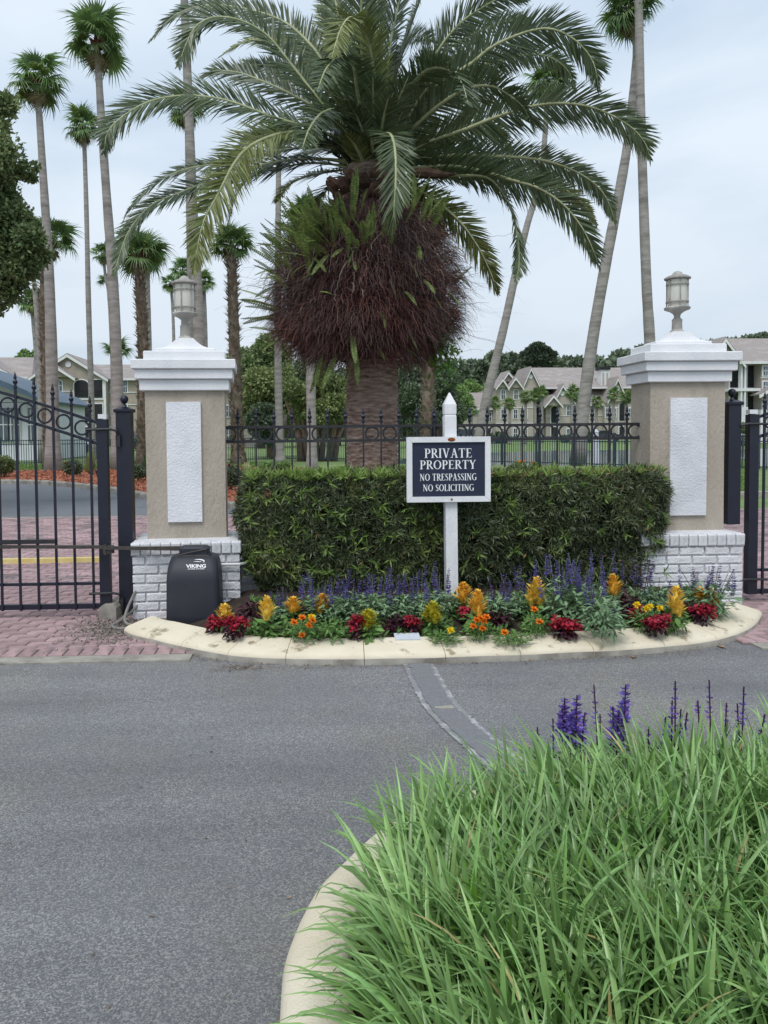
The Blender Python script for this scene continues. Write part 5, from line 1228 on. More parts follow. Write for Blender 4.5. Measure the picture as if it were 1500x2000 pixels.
for (x, y, r), lb in zip(CP, CL):
    fan_palm(lb, 88+random.uniform(-6, 6), [(x, y+4), (x+random.uniform(-1, 1), y+40), (x+random.uniform(-2, 2), 868)], r*1.15, 20, w=(5, 6), group='cabbage palms in front of the far apartments', spread=(-60, 85), light=.35, dead=2, kind='cabbage_palm')

# ================================================================ leafy trees
def leaf_mat(n, a, b, c=None): return pm(n, a, b, 1.2, .55, island=.35, trans=.15, c3=c or a, s3=.35, f3=(.45, .7))
M_oak = leaf_mat('oak_leaf', '77885c', '5f7149', '8f9d6a'); M_oakd = leaf_mat('dark_tree_leaf', '6a7a60', '596953', '79896a')
M_myr = leaf_mat('myrtle_leaf', '87935f', '6d7b4d', '9aa46c'); M_brt = leaf_mat('bright_tree_leaf', '809c5e', '69854d', '92ac6c'); M_pine = leaf_mat('pine_needle', '55624f', '485544', '606e57')
M_far = leaf_mat('far_tree_leaf', '74826c', '67755f', '828f76'); M_bark = pm('bark', '6c6259', '544b44', 6, .95, 1, 20); M_barkp = pm('smooth_bark', '9a8271', '7f6757', 5, .8, .5, 20)
def crown(blobs, n, size, mat, name='crown', flat=.8, rag=0.0):
    """blobs: (centre, radius)"""
    tot = sum(r*r for _, r in blobs); parts = []
    for c, r in blobs:
        m = max(20, int(1.9*n*r*r/tot)); d = rdir(m); rr = r*(1-.45*rng.random(m)**2.2+rag*(rng.random(m)-.55)*(rng.random(m) < .6))*np.array([1+.28*noise.noise(Vector(q*2.2)+Vector(c)) for q in d])
        p = np.array(c)+d*rr[:, None]*[1, 1, flat]
        parts.append(leaves(p, nrm(d+rdir(m)*.9), rdir(m), rng.uniform(.6, 1.3, m)*size*.68, rng.uniform(.25, .42, m)*size*.68, .2))
    return merge(parts), mat
def tree(label, D, cx, ytop, ybot, wpx, mat, n=5000, size=.30, nb=16, trunks=((0, 1),), group='leafy trees beyond the fence', bark=None, kind='tree', cat='tree', tw=.18, seed=0, yb=None):
    """crown box in photo pixels at distance D; trunks: (px offset at the base, width factor)"""
    b = at(cx, 845, D); b.z = 0; t = thing(kind, label, cat, b, 0, group); r_ = random.Random(seed+int(cx))
    c = at(cx, (ytop+ybot)/2, D)-b; hw = wpx/2*D/F; hh = (ybot-ytop)/2*D/F
    bl = [((c.x, c.y, c.z), min(hw, hh)*.8)]
    for k in range(nb):
        a = r_.uniform(0, 2*PI); e = r_.uniform(-.9, 1); q = math.sqrt(1-e*e*.8)
        rr = r_.uniform(.28, .48)*min(hw, hh)
        bl.append(((c.x+math.cos(a)*q*(hw-rr*.8), c.y+math.sin(a)*q*hw*.7, c.z+e*(hh-rr*.7)), rr))
    (V, Q), m = crown(bl, n, size, mat); link('crown', npmesh('crown', V, Q, mat), t)
    for off, f in trunks:
        x0 = off*D/F; g = MB(); g.tube([(x0, 0, -.05), (x0*1.2+.1*hw*(r_.random()-.5), .1, c.z*.4), (x0*1.8+.2*hw*(r_.random()-.5), .2, c.z), (x0*2.2, .2, c.z+hh*.5)], [tw*f, tw*f*.8, tw*f*.55, tw*f*.2], 8); g.build('trunk', bark or M_bark, t, smooth='full')
    for k in range(7):
        q = bl[1+k % nb][0]; g = MB(); g.tube([(0, .1, c.z-hh*.7), ((q[0])*.5, q[1]*.5, (c.z-hh*.4+q[2])/2), q], [tw*.45, tw*.28, tw*.08], 6); g.build('limb', bark or M_bark, t, smooth='full')
    return t
tree('crepe myrtle with several pale trunks left of the date palm trunk', 40, 615, 730, 842, 170, M_myr, 9000, .26, 22, ((-28, .9), (-14, .8), (0, 1), (12, .8), (26, .9), (38, .7)), bark=M_barkp, tw=.22)
tree('olive green tree right of the booted palm', 47, 535, 715, 850, 130, M_myr, 8000, .28, 20, ((-8, 1), (14, .8)), bark=M_barkp, tw=.22)
tree('dark leaning tree just right of the small grey building', 44, 515, 790, 872, 70, M_oakd, 4000, .26, 12, ((20, 1.2),), tw=.25)
tree('tall oak behind the booted palm', 75, 510, 655, 800, 130, M_oak, 8000, .42, 20, tw=.4)
tree('broad dark oak under the left of the root ball', 82, 590, 690, 820, 130, M_oakd, 7000, .45, 20, tw=.4)
tree('dark tree at the left side of the date palm trunk', 88, 660, 720, 850, 90, M_oakd, 5000, .45, 16, tw=.4)
tree('dark green tree just right of the date palm trunk', 70, 800, 700, 855, 90, M_oakd, 8000, .38, 20, tw=.35)
tree('grey-green tree behind the sign post', 80, 860, 720, 850, 90, M_oakd, 7000, .4, 18, tw=.35)
tree('bright green tree at the left end of the far apartments', 150, 930, 742, 800, 90, M_brt, 6000, .7, 16, tw=.5)
tree('bright green bush-like tree right of the white booted trunk', 95, 893, 745, 850, 60, M_brt, 5000, .42, 14, tw=.3)
tree('green tree behind the left apartments, showing over their roof', 120, 62, 684, 735, 62, M_brt, 3000, .6, 10, tw=.4)
tree('dark green bush-like tree behind the fence left of the gate stile', 62, 132, 832, 872, 62, M_oak, 4000, .26, 12, tw=.2)
tree('dark trees above the right apartment roof', 130, 1515, 650, 700, 110, M_far, 3000, .7, 10, tw=.5)
tree('dark tree between the left pillar and the booted palm', 90, 440, 690, 760, 60, M_oakd, 3500, .5, 10, tw=.4)
# the tall pine on the skyline: tiered crown
b = at(1050, 845, 170); b.z = 0; t = thing('pine_tree', 'tall dark pine standing above the tree line behind the far apartments', 'tree', b)
bl = []
for (x, y, r) in ((1050, 678, 14), (1036, 686, 10), (1064, 684, 11), (1024, 692, 8), (1078, 692, 9), (1050, 696, 16), (1030, 704, 12), (1072, 704, 13), (1050, 712, 18)): bl.append((tuple(at(x, y, 170+random.uniform(-2, 2))-b), r*170/F))
(V, Q), _ = crown(bl, 5200, .75, M_pine, flat=.55); link('crown', npmesh('crown', V, Q, M_pine), t)
g = MB(); g.tube([(0, 0, 0), (0, 0, 10), tuple(at(1050, 680, 170)-b)], [.5, .4, .1], 7); g.build('trunk', M_bark, t)
# the wooded skyline
parts = []
sk = [(-200, 735), (100, 735), (440, 720), (600, 730), (760, 715), (880, 705), (930, 706), (960, 690), (1000, 693), (1025, 706), (1090, 700), (1150, 700), (1200, 690), (1250, 678), (1300, 672), (1400, 668), (1500, 655), (1750, 650)]
for k in range(520):
    x = random.uniform(-200, 1750); D = random.uniform(170, 230); yt = np.interp(x, [p[0] for p in sk], [p[1] for p in sk])+random.choice((0, 2, 8, 16, 26, 45, 70)); r = random.uniform(9, 17)
    c = at(x, yt+r*.8, D); m = 260; d = rdir(m); rr = r*D/F*(1-.3*rng.random(m)**2)
    parts.append(leaves(np.array(c)+d*rr[:, None]*[1.1, 1, .8], nrm(d+rdir(m)*.8), rdir(m), rng.uniform(.7, 1.6, m), rng.uniform(.3, .55, m), .2))
V, Q = merge(parts); link('distant_wood', npmesh('distant_wood', V, Q, M_far), kind='stuff')
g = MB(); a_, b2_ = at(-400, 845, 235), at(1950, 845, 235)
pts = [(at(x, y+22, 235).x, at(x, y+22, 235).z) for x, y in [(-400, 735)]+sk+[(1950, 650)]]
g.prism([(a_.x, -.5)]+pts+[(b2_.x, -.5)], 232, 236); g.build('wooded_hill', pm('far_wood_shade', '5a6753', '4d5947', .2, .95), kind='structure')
# oak limb reaching in at the upper left
DO = 14.5; b = at(-330, 845, DO); b.z = 0
t = thing('oak_tree', 'large oak whose leafy branches enter at the upper left edge', 'tree', b)
bl = [(14, 205, 26), (0, 245, 24), (-20, 300, 60), (24, 338, 22), (52, 330, 14), (8, 380, 36), (-10, 430, 60), (38, 428, 34), (66, 468, 30), (30, 480, 44), (88, 500, 20), (52, 520, 34), (10, 540, 50), (26, 575, 20), (-6, 600, 22), (-80, 380, 90), (-120, 500, 100), (-170, 250, 110), (-260, 380, 130), (-340, 200, 150), (-420, 420, 150), (-330, 30, 140), (-500, 150, 150), (60, 345, 10), (68, 325, 7)]
blobs = [(tuple(at(x-7, y, DO+random.uniform(-.5, .7))-b), r*.86*DO/F) for x, y, r in bl[:16]]+[(tuple(at(x, y, DO+random.uniform(-2, 2))-b), r*DO/F) for x, y, r in bl[16:23]]+[(tuple(at(x, y, DO)-b), r*DO/F) for x, y, r in bl[23:]]
(V, Q), _ = crown(blobs[:16]+blobs[23:], 17000, .12, M_oak, rag=1.0); link('crown', npmesh('crown', V, Q, M_oak), t)
(V, Q), _ = crown(blobs[16:23], 16000, .12, M_oak); link('crown', npmesh('crown', V, Q, M_oak), t)
g = MB(); g.tube([(0, 0, -.1), (.1, 0, 1.5), (.2, 0, 3.2), tuple(at(-330, 200, DO)-b)], [.45, .36, .3, .1], 10); g.build('trunk', M_bark, t, smooth='full')
for tgt in ((60, 490), (20, 345), (8, 215), (30, 560), (-120, 420)):
    q = at(tgt[0], tgt[1], DO)-b; s = Vector((.15, 0, 2.6)); g = MB(); g.tube([s, s.lerp(q, .4)+Vector((0, .1, .3)), s.lerp(q, .8)+Vector((0, 0, .12)), q], [.12, .07, .035, .012], 7); g.build('limb', M_bark, t, smooth='full')

# ================================================================ shrubs in the beds
def bush(label, px, ytop, ybot, D, wpx, mat, n=900, size=.05, flowers=None, kind='shrub', group=None):
    b = at(px, 845, D); b.z = .03; t = thing(kind, label, 'shrub', b, 0, group); c = at(px, (ytop+ybot)/2, D)-b; hw = wpx/2*D/F; hh = (ybot-ytop)/2*D/F
    bl = [((c.x, 0, c.z), min(hw, hh)*.85)]+[((c.x+hw*.6*math.cos(k*1.3), hw*.6*math.sin(k*1.3), c.z+hh*.35*math.sin(k*2.1)), min(hw, hh)*.55) for k in range(7)]
    (V, Q), _ = crown(bl, n, size*2, mat, flat=1); link('foliage', npmesh('foliage', V, Q, mat), t)
    g = MB()
    for k in range(5): g.tube([(0, 0, -.05), (.25*hw*math.cos(k*1.3), .25*hw*math.sin(k*1.3), c.z)], .015, 5)
    g.build('stems', M_bark, t)
    if flowers:
        for k in range(flowers[1]):
            a = random.uniform(PI, 2*PI); link('blossom', flowers[0], t, (c.x+hw*.8*math.cos(a), hw*.8*math.sin(a), c.z+random.uniform(-.2, .9)*hh), (R(60), 0, a), scale=(flowers[2],)*3)
    return t
def spiky(label, px, ytop, ybot, D, wpx, mat, n=60, wd=.02, kind='ornamental_grass_clump', cat='plant', pinnate=False, arch=.7):
    b = at(px, 845, D); b.z = .03; t = thing(kind, label, cat, b); H = (ybot-ytop)*D/F; W_ = wpx/2*D/F
    a = rng.uniform(0, 2*PI, n); rr = W_*rng.uniform(.2, 1, n); K = 6; u = np.linspace(0, 1, K)
    path = np.stack([np.cos(a)[:, None]*rr[:, None]*u**1.2, np.sin(a)[:, None]*rr[:, None]*u**1.2, (H*rng.uniform(.65, 1.1, n)*(1-.5*(rr/W_)**2))[:, None]*(u-(u**3)*arch*.5*(rr/W_)[:, None])], 2)
    if pinnate:
        parts = []
        for i in range(n):
            c = np.array([[np.interp(s, u, path[i, :, j]) for j in range(3)] for s in np.linspace(.2, 1, 22)]); tt = nrm(np.gradient(c, axis=0)); sd_ = nrm(np.cross(tt, [0, 0, 1.]))
            for sg in (-1, 1): parts.append(leaves(c, tt*.6+sd_*sg, np.cross(sd_, tt), np.full(22, H*.17)*np.linspace(1, .4, 22), np.full(22, wd*.5), .1))
        V, Q = merge(parts)
    else: V, Q = ribbons(path, wd*np.array([.8, 1, 1, .8, .5, .1])[None]*np.ones((n, 1)), nrm(np.stack([-np.sin(a), np.cos(a), .3+0*a], 1)))
    link('leaves', npmesh('leaves', V, Q, mat), t); return t
M_sago = pm('sago_leaf', '47603a', '3a5230', 3, .4, island=.3, trans=.15); M_straw = pm('straw_grass', '8f9366', '757d50', 3, .6, island=.35, trans=.2)
bl_r = blossom_mesh(.05, M_red, 20); bl_oo = blossom_mesh(.09, M_orange, 20)
spiky('airy grey-green fountain grass in the mulch behind the left gate', 176, 862, 922, 27, 62, M_straw, 150, .012)
bush('small dark round shrub in the mulch behind the gate pickets', 141, 898, 927, 26, 34, M_oakd, 1500, .05, (bl_r, 5, 1))
bush('dark shrub in the mulch at the left edge', 6, 890, 926, 26, 40, M_oak, 1700, .05)
bush('small pale plant beside the shrub at the left edge', -22, 892, 920, 27, 30, M_myr, 900, .05)
spiky('sago palm in the mulch half hidden by the left pillar', 291, 862, 925, 24, 84, M_sago, 30, .03, 'sago_palm', 'plant', True)
bush('low dark shrub under the sago palm by the left post', 268, 908, 934, 23, 30, M_oakd, 1300, .05)
spiky('grassy sago palm right of the left pillar behind the iron fence', 480, 888, 938, 22, 90, M_straw, 34, .025, 'sago_palm', 'plant', True)
bush('dark shrub with a red bloom between the left pillar and the hedge', 450, 902, 955, 19, 40, M_oakd, 2600, .04, (bl_r, 3, 1.4))
bush('round yellow-green shrub behind the iron fence, left of its twin', 523, 903, 926, 24, 38, M_brt, 1600, .05, group='clipped yellow-green shrubs')
bush('round yellow-green shrub behind the iron fence, right of its twin', 555, 901, 926, 24, 36, M_brt, 1600, .05, group='clipped yellow-green shrubs')
bush('orange flowering plant just above the hedge right of the sign', 1012, 898, 930, 22, 26, M_green, 700, .05, (bl_oo, 9, .8))
bush('second orange flowering plant above the hedge, further right', 1045, 901, 930, 22, 24, M_green, 700, .05, (bl_oo, 7, .8))
bush('dark bush behind the fence right of the right gate post', 1452, 850, 872, 60, 40, M_oakd, 900, .12)
bush('small leafy shrub on the path between the right gate post and gate', 1452, 822, 850, 40, 20, M_oak, 600, .08)
for x, yt, w_, lb in ((970, 832, 60, 'low dark shrubs at the foot of the far apartments, left of the stairwell'), (1130, 832, 90, 'low dark shrubs at the foot of the far apartments, right of the stairwell')):
    bush(lb, x, yt+12, 866, 92, w_, M_oakd, 1600, .2)

# ================================================================ buildings
M_wall = pm('tan_wall', 'a89f92', '9c9386', 1.5, .9, .3, 20); M_wall2 = pm('grey_tan_wall', 'aca59b', 'a29b91', 1.5, .9, .3, 20)
M_roof = pm('shingle_roof', '9b9390', '8e8683', 3, .95, 1, 8, c3='a59d99', s3=.6, stretch=(1, 1, 3)); M_trim = pm('white_trim', 'dcdcdc', 'd0d0d2', 2, .7)
M_white2 = pm('white_render', 'd8dadf', 'cfd1d8', 2, .8); M_bluer = pm('blue_metal_roof', '54687a', '48596a', 1.5, .5, .2, 8); M_shcap = pm('shade_and_cap_black', '2b2c2f', '222326', 2, .6)  # last one near-black: painted shade of the balcony openings, also the chimney cap
class Bld:
    def __init__(s, label, D, px, kind='apartment_building'):
        s.D = D; s.o = at(px, 845, D); s.o.z = 0; s.t = thing(kind, label, 'building', s.o)
    def p(s, x, y, d=0.0): return at(x, y, s.D+d)-s.o
    def box(s, name, x0, x1, y0, y1, d0=0, d1=10, mat=None, parent=None):
        a, b = s.p(x0, y1, d0), s.p(x1, y0, d0); z0 = a.z if y1 < 900 else 0
        g = MB(); g.b2((a.x, d0, max(0, z0)), (b.x, d1, b.z)); return g.build(name, mat or M_wall, parent or s.t)
    def win(s, x0, x1, y0, y1, d=0, arch=False, mull=1, kind='window', frame=.14, mat=None):
        a, b = s.p(x0, y1, d), s.p(x1, y0, d); w_, zt_, zb_ = (b.x-a.x)/2, b.z, a.z; c = (a.x+b.x)/2
        def outline(k):
            w2 = w_+k
            if not arch: return [(c-w2, zb_-k), (c+w2, zb_-k), (c+w2, zt_+k), (c-w2, zt_+k)]
            return [(c-w2, zb_-k), (c+w2, zb_-k)]+[(c+w2*math.cos(q), zt_-w_*.7+(w_*.7+k)*math.sin(q)) for q in np.linspace(0, PI, 9)]
        g = MB(); g.prism(outline(frame), d-.10, d+.02); f = g.build(kind, M_trim, s.t)
        g = MB(); g.prism(outline(0), d-.14, d-.101); g.build('pane_or_shade', mat or (M_glass if kind == 'window' else M_shcap), f)  # glass in windows; balcony openings get a dark sheet painted as the shade inside
        if kind == 'window':
            g = MB(); g.b2((c-w_, d-.17, (zt_+zb_)/2-.03), (c+w_, d-.141, (zt_+zb_)/2+.03)); g.b2((c-.025, d-.17, zb_), (c+.025, d-.141, (zt_+zb_)/2-.031)); g.b2((c-.025, d-.17, (zt_+zb_)/2+.031), (c+.025, d-.141, zt_-.1)); g.build('glazing_bar', M_trim, f)
        return f, c, w_, zb_, zt_
    def balcony(s, x0, x1, y0, y1, d=0, arch=False, n=12):
        f, c, w_, zb_, zt_ = s.win(x0, x1, y0, y1, d, arch, kind='balcony_opening')
        g = MB(); g.b2((c-w_, d-.19, zb_+.98), (c+w_, d-.145, zb_+1.04)); g.b2((c-w_, d-.19, zb_+.08), (c+w_, d-.145, zb_+.13))
        for k in range(n): x = c-w_+(k+.5)*2*w_/n; g.b2((x-.015, d-.18, zb_+.131), (x+.015, d-.155, zb_+.979))
        g.build('railing', M_iron2, f)
    def band(s, x0, x1, y, h=3, d=0): s.box('trim_band', x0, x1, y, y+h, d-.09, d-.002, M_trim)
    def gable(s, xl, xr, xp, ye, yp, d=0, back=8, vent=True, over=.5, mat=None):
        a, b, c = s.p(xl, ye, d), s.p(xr, ye, d), s.p(xp, yp, d)
        g = MB(); g.prism([(a.x, a.z), (b.x, b.z), (c.x, c.z-.12)], d, d+back); g.build('gable_wall', mat or M_wall, s.t)
        for e in (a, b):
            v = Vector((e.x-c.x, 0, e.z-c.z)); v.normalize(); e2 = Vector((e.x, 0, e.z))+v*over; up = Vector((-v.z, 0, v.x)); up = up if up.z > 0 else -up
            P0, P1 = Vector((c.x, 0, c.z)), e2; sgn = .003 if e is a else 0
            g = MB(); g.prism([(P0.x, P0.z+.0), (P1.x, P1.z), ((P1+up*.16).x, (P1+up*.16).z), (P0.x, P0.z+.16/max(.3, abs(up.z)))], d-.45+sgn, d+back); g.build('roof_slope', M_roof, s.t)
            g = MB(); g.prism([(P0.x, P0.z-.34), (P1.x, P1.z-.28), (P1.x, P1.z+.02), (P0.x, P0.z+.04)], d-.55+sgn, d-.46+sgn); g.build('barge_board', M_trim, s.t)
        if vent:
            g = MB(); zz = c.z-(c.z-a.z)*.42; r = (c.z-a.z)*.13; g.prism([(c.x+r*math.cos(q), zz+r*math.sin(q)) for q in np.linspace(0, 2*PI, 17)[:-1]], d-.1, d+.01); g.build('round_vent', M_trim, s.t)
    def roof(s, xe0, xe1, ye, xr0, xr1, yr, d0=-.5, d1=6):
        A_, B_, C_, D_ = s.p(xe0, ye, d0), s.p(xe1, ye, d0), s.p(xr1, yr, d1), s.p(xr0, yr, d1); k = Vector((0, 0, .18))
        E1, E2 = Vector((B_.x, 2*d1-d0, B_.z)), Vector((A_.x, 2*d1-d0, A_.z))
        g = MB(); g.add([A_, B_, C_, D_, E1, E2, A_-k, B_-k, E1-k, E2-k], [(0, 1, 2, 3), (3, 2, 4, 5), (1, 4, 2), (0, 3, 5), (0, 6, 7, 1), (1, 7, 8, 4), (4, 8, 9, 5), (5, 9, 6, 0), (6, 9, 8, 7)]); g.build('roof', M_roof, s.t)
        g = MB(); g.b2((A_.x-.1, d0-.12, A_.z-.26), (B_.x+.1, d0-.01, A_.z+.02)); g.build('fascia', M_trim, s.t)
# A: three-storey block behind the left gate
A_b = Bld('three-storey tan apartment block with a big white trimmed gable behind the left gate', 99, 133)
A_b.box('wall', -60, 330, 738, 950, 0, 12); A_b.box('wall', 108, 206, 738, 950, -1.6, -.003, M_wall); A_b.box('wall', -60, 30, 738, 950, -1.2, -.003)
A_b.roof(-70, 62, 737, -40, 66, 698); A_b.roof(206, 336, 739, 170, 320, 712)
A_b.gable(62, 206, 133, 738, 693, -1.6, 8); A_b.gable(64, 142, 102, 736, 710, -2.4, .7, vent=False); A_b.gable(-95, 30, -34, 736, 700, -1.2, 7)
A_b.balcony(146, 173, 742, 777, -1.6, True); A_b.balcony(184, 200, 742, 777, -1.6); A_b.balcony(146, 173, 789, 824, -1.6); A_b.balcony(184, 200, 789, 824, -1.6); A_b.balcony(146, 200, 834, 866, -1.6)
A_b.win(111, 121, 743, 763, -1.6, True); A_b.win(111, 121, 795, 812, -1.6)
for x in (217, 242, 290): 
    for y in (744, 790, 834): A_b.win(x, x+6, y, y+22, 0)
for x in (20, 38, 50, 70): A_b.win(x-25, x-19, 748, 768, -1.2 if x < 50 else 0)
for y in (763, 779, 808): A_b.band(108, 206, y, 2.4, -1.6)
for y in (765, 789): A_b.band(208, 330, y, 2.4)
for x in (108, 204): A_b.box('corner_board', x, x+2, 738, 860, -1.75, -1.61, M_trim)
# end building beside the left pillar
E_b = Bld('grey-tan building end with an arched window between the left pillar and the trees', 80, 460)
E_b.box('wall', 380, 498, 790, 950, 0, 10, M_wall2); E_b.gable(316, 498, 407, 790, 733, 0, 9, mat=M_wall2)
E_b.win(441, 452, 792, 813, 0, True); E_b.win(441, 452, 838, 862, 0); E_b.band(380, 498, 791, 2.4); E_b.band(380, 498, 813, 2.4); E_b.box('corner_board', 496, 498.5, 791, 868, -.12, -.01, M_trim)
for x in (459,): E_b.box('corner_board', x, x+2.2, 791, 868, -.1, -.01, M_trim)
# white clubhouse with blue roof at the left edge
W_b = Bld('white clubhouse with tall dark windows and a blue metal roof at the left edge', 45, 40, 'clubhouse')
W_b.box('wall', -120, 88, 786, 950, 0, 8, M_white2)
pr = [W_b.p(x, y) for x, y in ((-140, 692), (0, 737), (70, 765), (100, 783), (100, 787), (66, 773), (0, 750), (-140, 705))]
g = MB(); g.prism([(q.x, q.z) for q in pr], -1.6, 8.5); g.build('roof', M_bluer, W_b.t)
g = MB(); q = [W_b.p(x, y) for x, y in ((-140, 706), (0, 751), (66, 774), (88, 785.5), (-140, 785.5))]; g.prism([(p_.x, p_.z) for p_ in q], .01, 7.9); g.build('gable_wall', M_white2, W_b.t)
for x0, x1 in ((-60, -40), (-30, -8), (1, 16), (20, 26), (31, 38), (57, 67)): W_b.win(x0, x1, 797, 862, 0, frame=.06)
# B: far grey apartments on the right
B_b = Bld('far grey-tan apartment complex with many small gables beyond the pond', 130, 1080)
B_b.box('wall', 905, 965, 798, 950, 2, 12, M_wall2); B_b.box('wall', 968, 1042, 757, 950, 0, 14, M_wall2); B_b.box('wall', 1042, 1240, 797, 950, 3, 16, M_wall2); B_b.box('wall', 1066, 1180, 790, 950, 1, 2.99, M_wall2); B_b.box('wall', 1180, 1245, 784, 950, 0, 2.99, M_wall2)
B_b.roof(905, 975, 798, 918, 985, 767, 1.4, 7); B_b.roof(1035, 1300, 757, 1035, 1300, 718, 2, 12)
B_b.roof(1100, 1260, 788, 1100, 1280, 722, .4, 11.8) if False else None
B_b.gable(903, 928, 917, 798, 770, 1.9, 4, vent=False, mat=M_wall2)
B_b.gable(969, 992, 981, 757, 741, -.4, 5, vent=False, mat=M_wall2, over=.3); B_b.gable(993, 1020, 1006, 757, 738, -.5, 5, vent=False, mat=M_wall2, over=.3); B_b.gable(980, 1006, 992, 745, 727, .8, 5, vent=False, mat=M_wall2, over=.3); B_b.gable(1020, 1054, 1036, 757, 720, .3, 8, mat=M_wall2, over=.3)
B_b.gable(1064, 1096, 1080, 792, 773, -.8, 4, vent=False, mat=M_wall2, over=.3); B_b.gable(1078, 1124, 1098, 790, 753, .6, 6, mat=M_wall2, over=.3); B_b.gable(1186, 1224, 1205, 784, 740, -.4, 8, mat=M_wall2, over=.3)
g = MB(); 
B_b.roof(1120, 1190, 790, 1110, 1190, 732, .6, 8)
for x in (979, 1004): B_b.win(x, x+7, 761, 779, 0, True)
for x in (979, 1003, 1022):
    B_b.win(x, x+7, 800, 817, 0); B_b.win(x, x+7, 837, 856, 0)
for x in (914, 940, 952): B_b.win(x, x+7, 806, 822, 2); B_b.win(x, x+7, 836, 852, 2)
B_b.balcony(1046, 1053, 797, 828, 3); B_b.balcony(1057, 1063, 797, 828, 3); B_b.balcony(1046, 1053, 836, 860, 3); B_b.balcony(1057, 1063, 836, 860, 3); B_b.balcony(1046, 1062, 762, 790, 3)
B_b.balcony(1076, 1090, 794, 826, 1, True); B_b.balcony(1076, 1090, 834, 860, 1)
B_b.win(1107, 1115, 792, 811, 1, True); B_b.win(1107, 1115, 838, 856, 1); B_b.win(1140, 1147, 798, 814, 1); B_b.win(1140, 1147, 838, 856, 1); B_b.win(1183, 1190, 798, 814, 0); B_b.balcony(1209, 1223, 786, 822, 0, True); B_b.balcony(1209, 1223, 834, 860, 0)
for x in (1198, 1228): B_b.win(x, x+5, 798, 814, 0)
for y in (795, 826): B_b.band(968, 1042, y, 2); B_b.band(1181, 1245, y, 2)
B_b.band(1066, 1180, 811, 2, 1); B_b.band(1066, 1180, 790, 2, 1)
B_b.box('chimney', 1174, 1191, 722, 760, 3, 5, M_trim)
for x in (1177, 1185): B_b.box('chimney_panel', x, x+3, 728, 756, 2.9, 2.99, M_wall2)
B_b.box('chimney_cap', 1172.5, 1192.5, 716, 722, 2.8, 5.2, M_shcap)
# C: apartment block at the right edge
C_b = Bld('grey roofed apartment block with white columns and dark balconies at the right edge', 78, 1455)
C_b.box('wall', 1408, 1640, 708, 950, 1.5, 12, M_wall2); C_b.roof(1446, 1650, 706, 1413, 1640, 661, -.4, 7)
C_b.gable(1380, 1446, 1413, 708, 663, 0, 3, mat=M_wall2)
C_b.box('wall', 1484, 1640, 708, 950, 0, 1.49, M_wall2)
C_b.balcony(1425, 1446, 716, 757, 1.5); C_b.balcony(1459, 1483, 714, 757, 1.5, n=14); C_b.balcony(1425, 1446, 766, 812, 1.5); C_b.balcony(1459, 1483, 766, 815, 1.5); C_b.balcony(1425, 1446, 822, 868, 1.5); C_b.balcony(1459, 1483, 822, 868, 1.5)
for x in (1446.5, 1453.5): C_b.box('column', x, x+4.5, 708, 795, -.1, .4, M_trim)
C_b.box('column_base', 1443, 1461, 795, 950, -.3, .8, M_trim); C_b.box('column_base', 1484, 1498, 800, 950, -.6, .3, M_trim)
C_b.box('floor_slab', 1423, 1486, 758, 764, -.2, 1.4, M_trim); C_b.box('floor_slab', 1423, 1486, 814, 819, -.2, 1.4, M_trim)
C_b.gable(1486, 1560, 1520, 768, 748, -.6, 1.2, mat=M_wall2, vent=False)
for y in (736, 772, 830): C_b.band(1486, 1640, y, 2.6)
for y in (716, 746, 786, 838): C_b.win(1490, 1498, y, y+17, 0)
C_b.box('wall', 1362, 1408, 700, 950, 4, 12, M_wall2)

# ================================================================ pool fence
line = [Vector((at(x, 845, D).x, D, 0)) for x, D in ((-420, 37), (0, 37), (250, 38), (540, 40), (760, 38), (980, 33), (1200, 29), (1460, 26), (1700, 25))]
t = thing('pool_fence', 'long blue-green metal picket fence running across behind the gateway', 'fence'); pkb = MB()
post = MB(); post.b2((-.035, -.035, 0), (.035, .035, 1.32)); post.box((0, 0, 1.335), (.09, .09, .03)); post = post.mesh('post', M_teal)
for a, b in zip(line[:-1], line[1:]):
    d = b-a; n = int(d.length/2.4)+1; u = d.normalized(); ang = math.atan2(u.y, u.x)
    for k in range(n): p = a+d*(k/n); link('post', post, t, p, (0, 0, ang))
    for z in (.14, 1.02, 1.2): g = MB(); g.bar(a+Vector((0, 0, z)), b+Vector((0, 0, z)), .03, .035); g.build('rail', M_teal, t)
    m = int(d.length/.11)
    for k in range(m):
        p = a+d*((k+.5)/m); pkb.bar(p+Vector((0, -.02, .06)), p+Vector((0, -.02, 1.24)), .024, .024)
pkb.build('picket', M_teal, t, kind='stuff')
# slim white post at the pond
p = at(1164, 845, 33); t = thing('white_post', 'white tapering post behind the iron fence near the right pillar', 'post', (p.x, 33, 0))
g = MB(); g.lathe([(.16, 0), (.14, .5), (.12, 1.0), (.10, 1.35)], n=14); g.build('shaft', M_white2, t, smooth=True)
g = MB(); g.lathe([(.11, 1.35), (.12, 1.38), (.07, 1.46), (.01, 1.5)], n=14); g.build('cap', M_white2, t, smooth=True)
# mulch bed light stake
p = gd(192, 938); t = thing('path_light', 'small dark path light stake leaning in the orange mulch', 'path light', (p.x, p.y, 0)); g = MB(); g.tube([(0, 0, 0), (-.05, 0, .25)], .02, 7); g.build('stake', M_iron, t); g = MB(); g.lathe([(.045, 0), (.045, .05), (.01, .07)], (-.055, 0, .25), 10); g.build('head', M_iron, t)
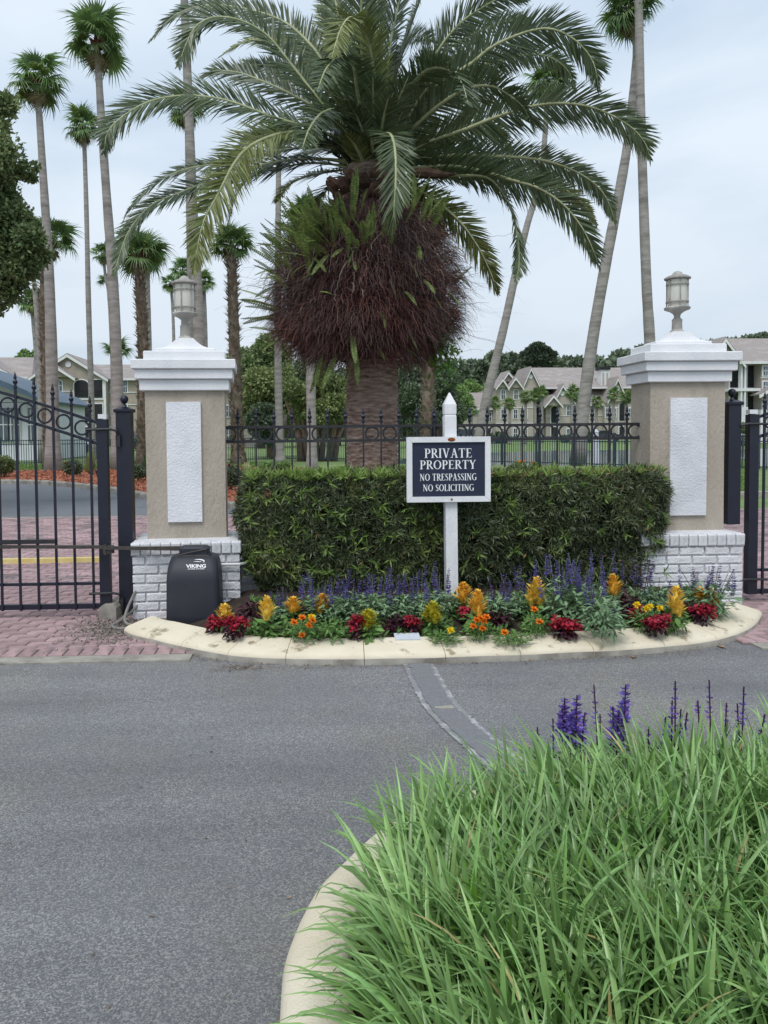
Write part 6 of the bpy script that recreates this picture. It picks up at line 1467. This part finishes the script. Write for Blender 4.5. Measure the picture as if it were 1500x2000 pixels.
# ================================================================ parked cars beyond the fence
M_tyre = pm('tyre', '1c1c1e', '252527', 9, .9); M_cglass = pm('car_glass', '20262c', '2a3138', 2, .1, spec=.8)
def car(label, px, D, ang, c1, suv=False):
    p = at(px, 845, D); t = thing('parked_car', label, 'car', (p.x, D, 0), ang, 'cars parked beyond the fence'); m = pm('car_paint_'+c1, c1, c1, 2, .3, spec=.6, coat=.5)
    h = 1.72 if suv else 1.42; W_ = .88
    sec = [(-2.25, .45, .62), (-2.2, .32, .85), (-1.4, .25, .95), (-.9, .25, .98), (.9, .25, 1.0), (1.7, .25, .95), (2.15, .3, .88), (2.25, .42, .65)]
    g = MB(); g.loft([[(x, -W_, zb), (x, -W_*.98, (zb+zt)/2+.1), (x, -W_*.86, zt), (x, W_*.86, zt), (x, W_*.98, (zb+zt)/2+.1), (x, W_, zb)] for x, zb, zt in sec]); g.build('body', m, t, smooth=True)
    r = [(-1.15, .95), (-.45, h-.05), (.9, h), (1.5 if not suv else 2.0, .98)]
    g = MB(); g.loft([[(x, -W_*(.86 if i in (0, 3) else .68), z), (x, W_*(.86 if i in (0, 3) else .68), z), (x, W_*.84, .93), (x, -W_*.84, .93)] for i, (x, z) in enumerate(r)]); g.build('windows', M_cglass, t)
    g = MB(); g.loft([[(x, -W_*.67, z), (x, W_*.67, z), (x, W_*.67, z+.04), (x, -W_*.67, z+.04)] for x, z in ((-.5, h-.05), (.95, h))]); g.build('roof', m, t)
    for x in (-1.4, 1.4):
        for y in (-W_, W_): g = MB(); g.lathe([(.2, -.11), (.31, -.1), (.33, -.05), (.33, .05), (.31, .1), (.2, .11)], n=16); g.build('wheel', M_tyre, t, loc=(x, y*.93, .33), rot=(PI/2, 0, 0))
    for y in (-.6, .6): g = MB(); g.box((2.22, y, .7), (.08, .3, .12)); g.build('headlight', M_trim, t); g = MB(); g.box((-2.24, y, .75), (.06, .3, .12)); g.build('tail_light', M_red, t)
car('white car parked behind the fence left of the gate stile', 140, 66, .1, 'c9ccd0'); car('dark car parked behind the left gate post', 268, 72, 1.3, '26282c', True)
car('red car parked beyond the fence behind the white booted palm trunk', 836, 74, 1.5, '7c2730'); car('light car parked beyond the fence right of the sign post', 905, 80, .1, 'b9bcc0', True)
car('dark car parked below the far apartments right of the leaning trunk', 1176, 96, .05, '2b2e33')
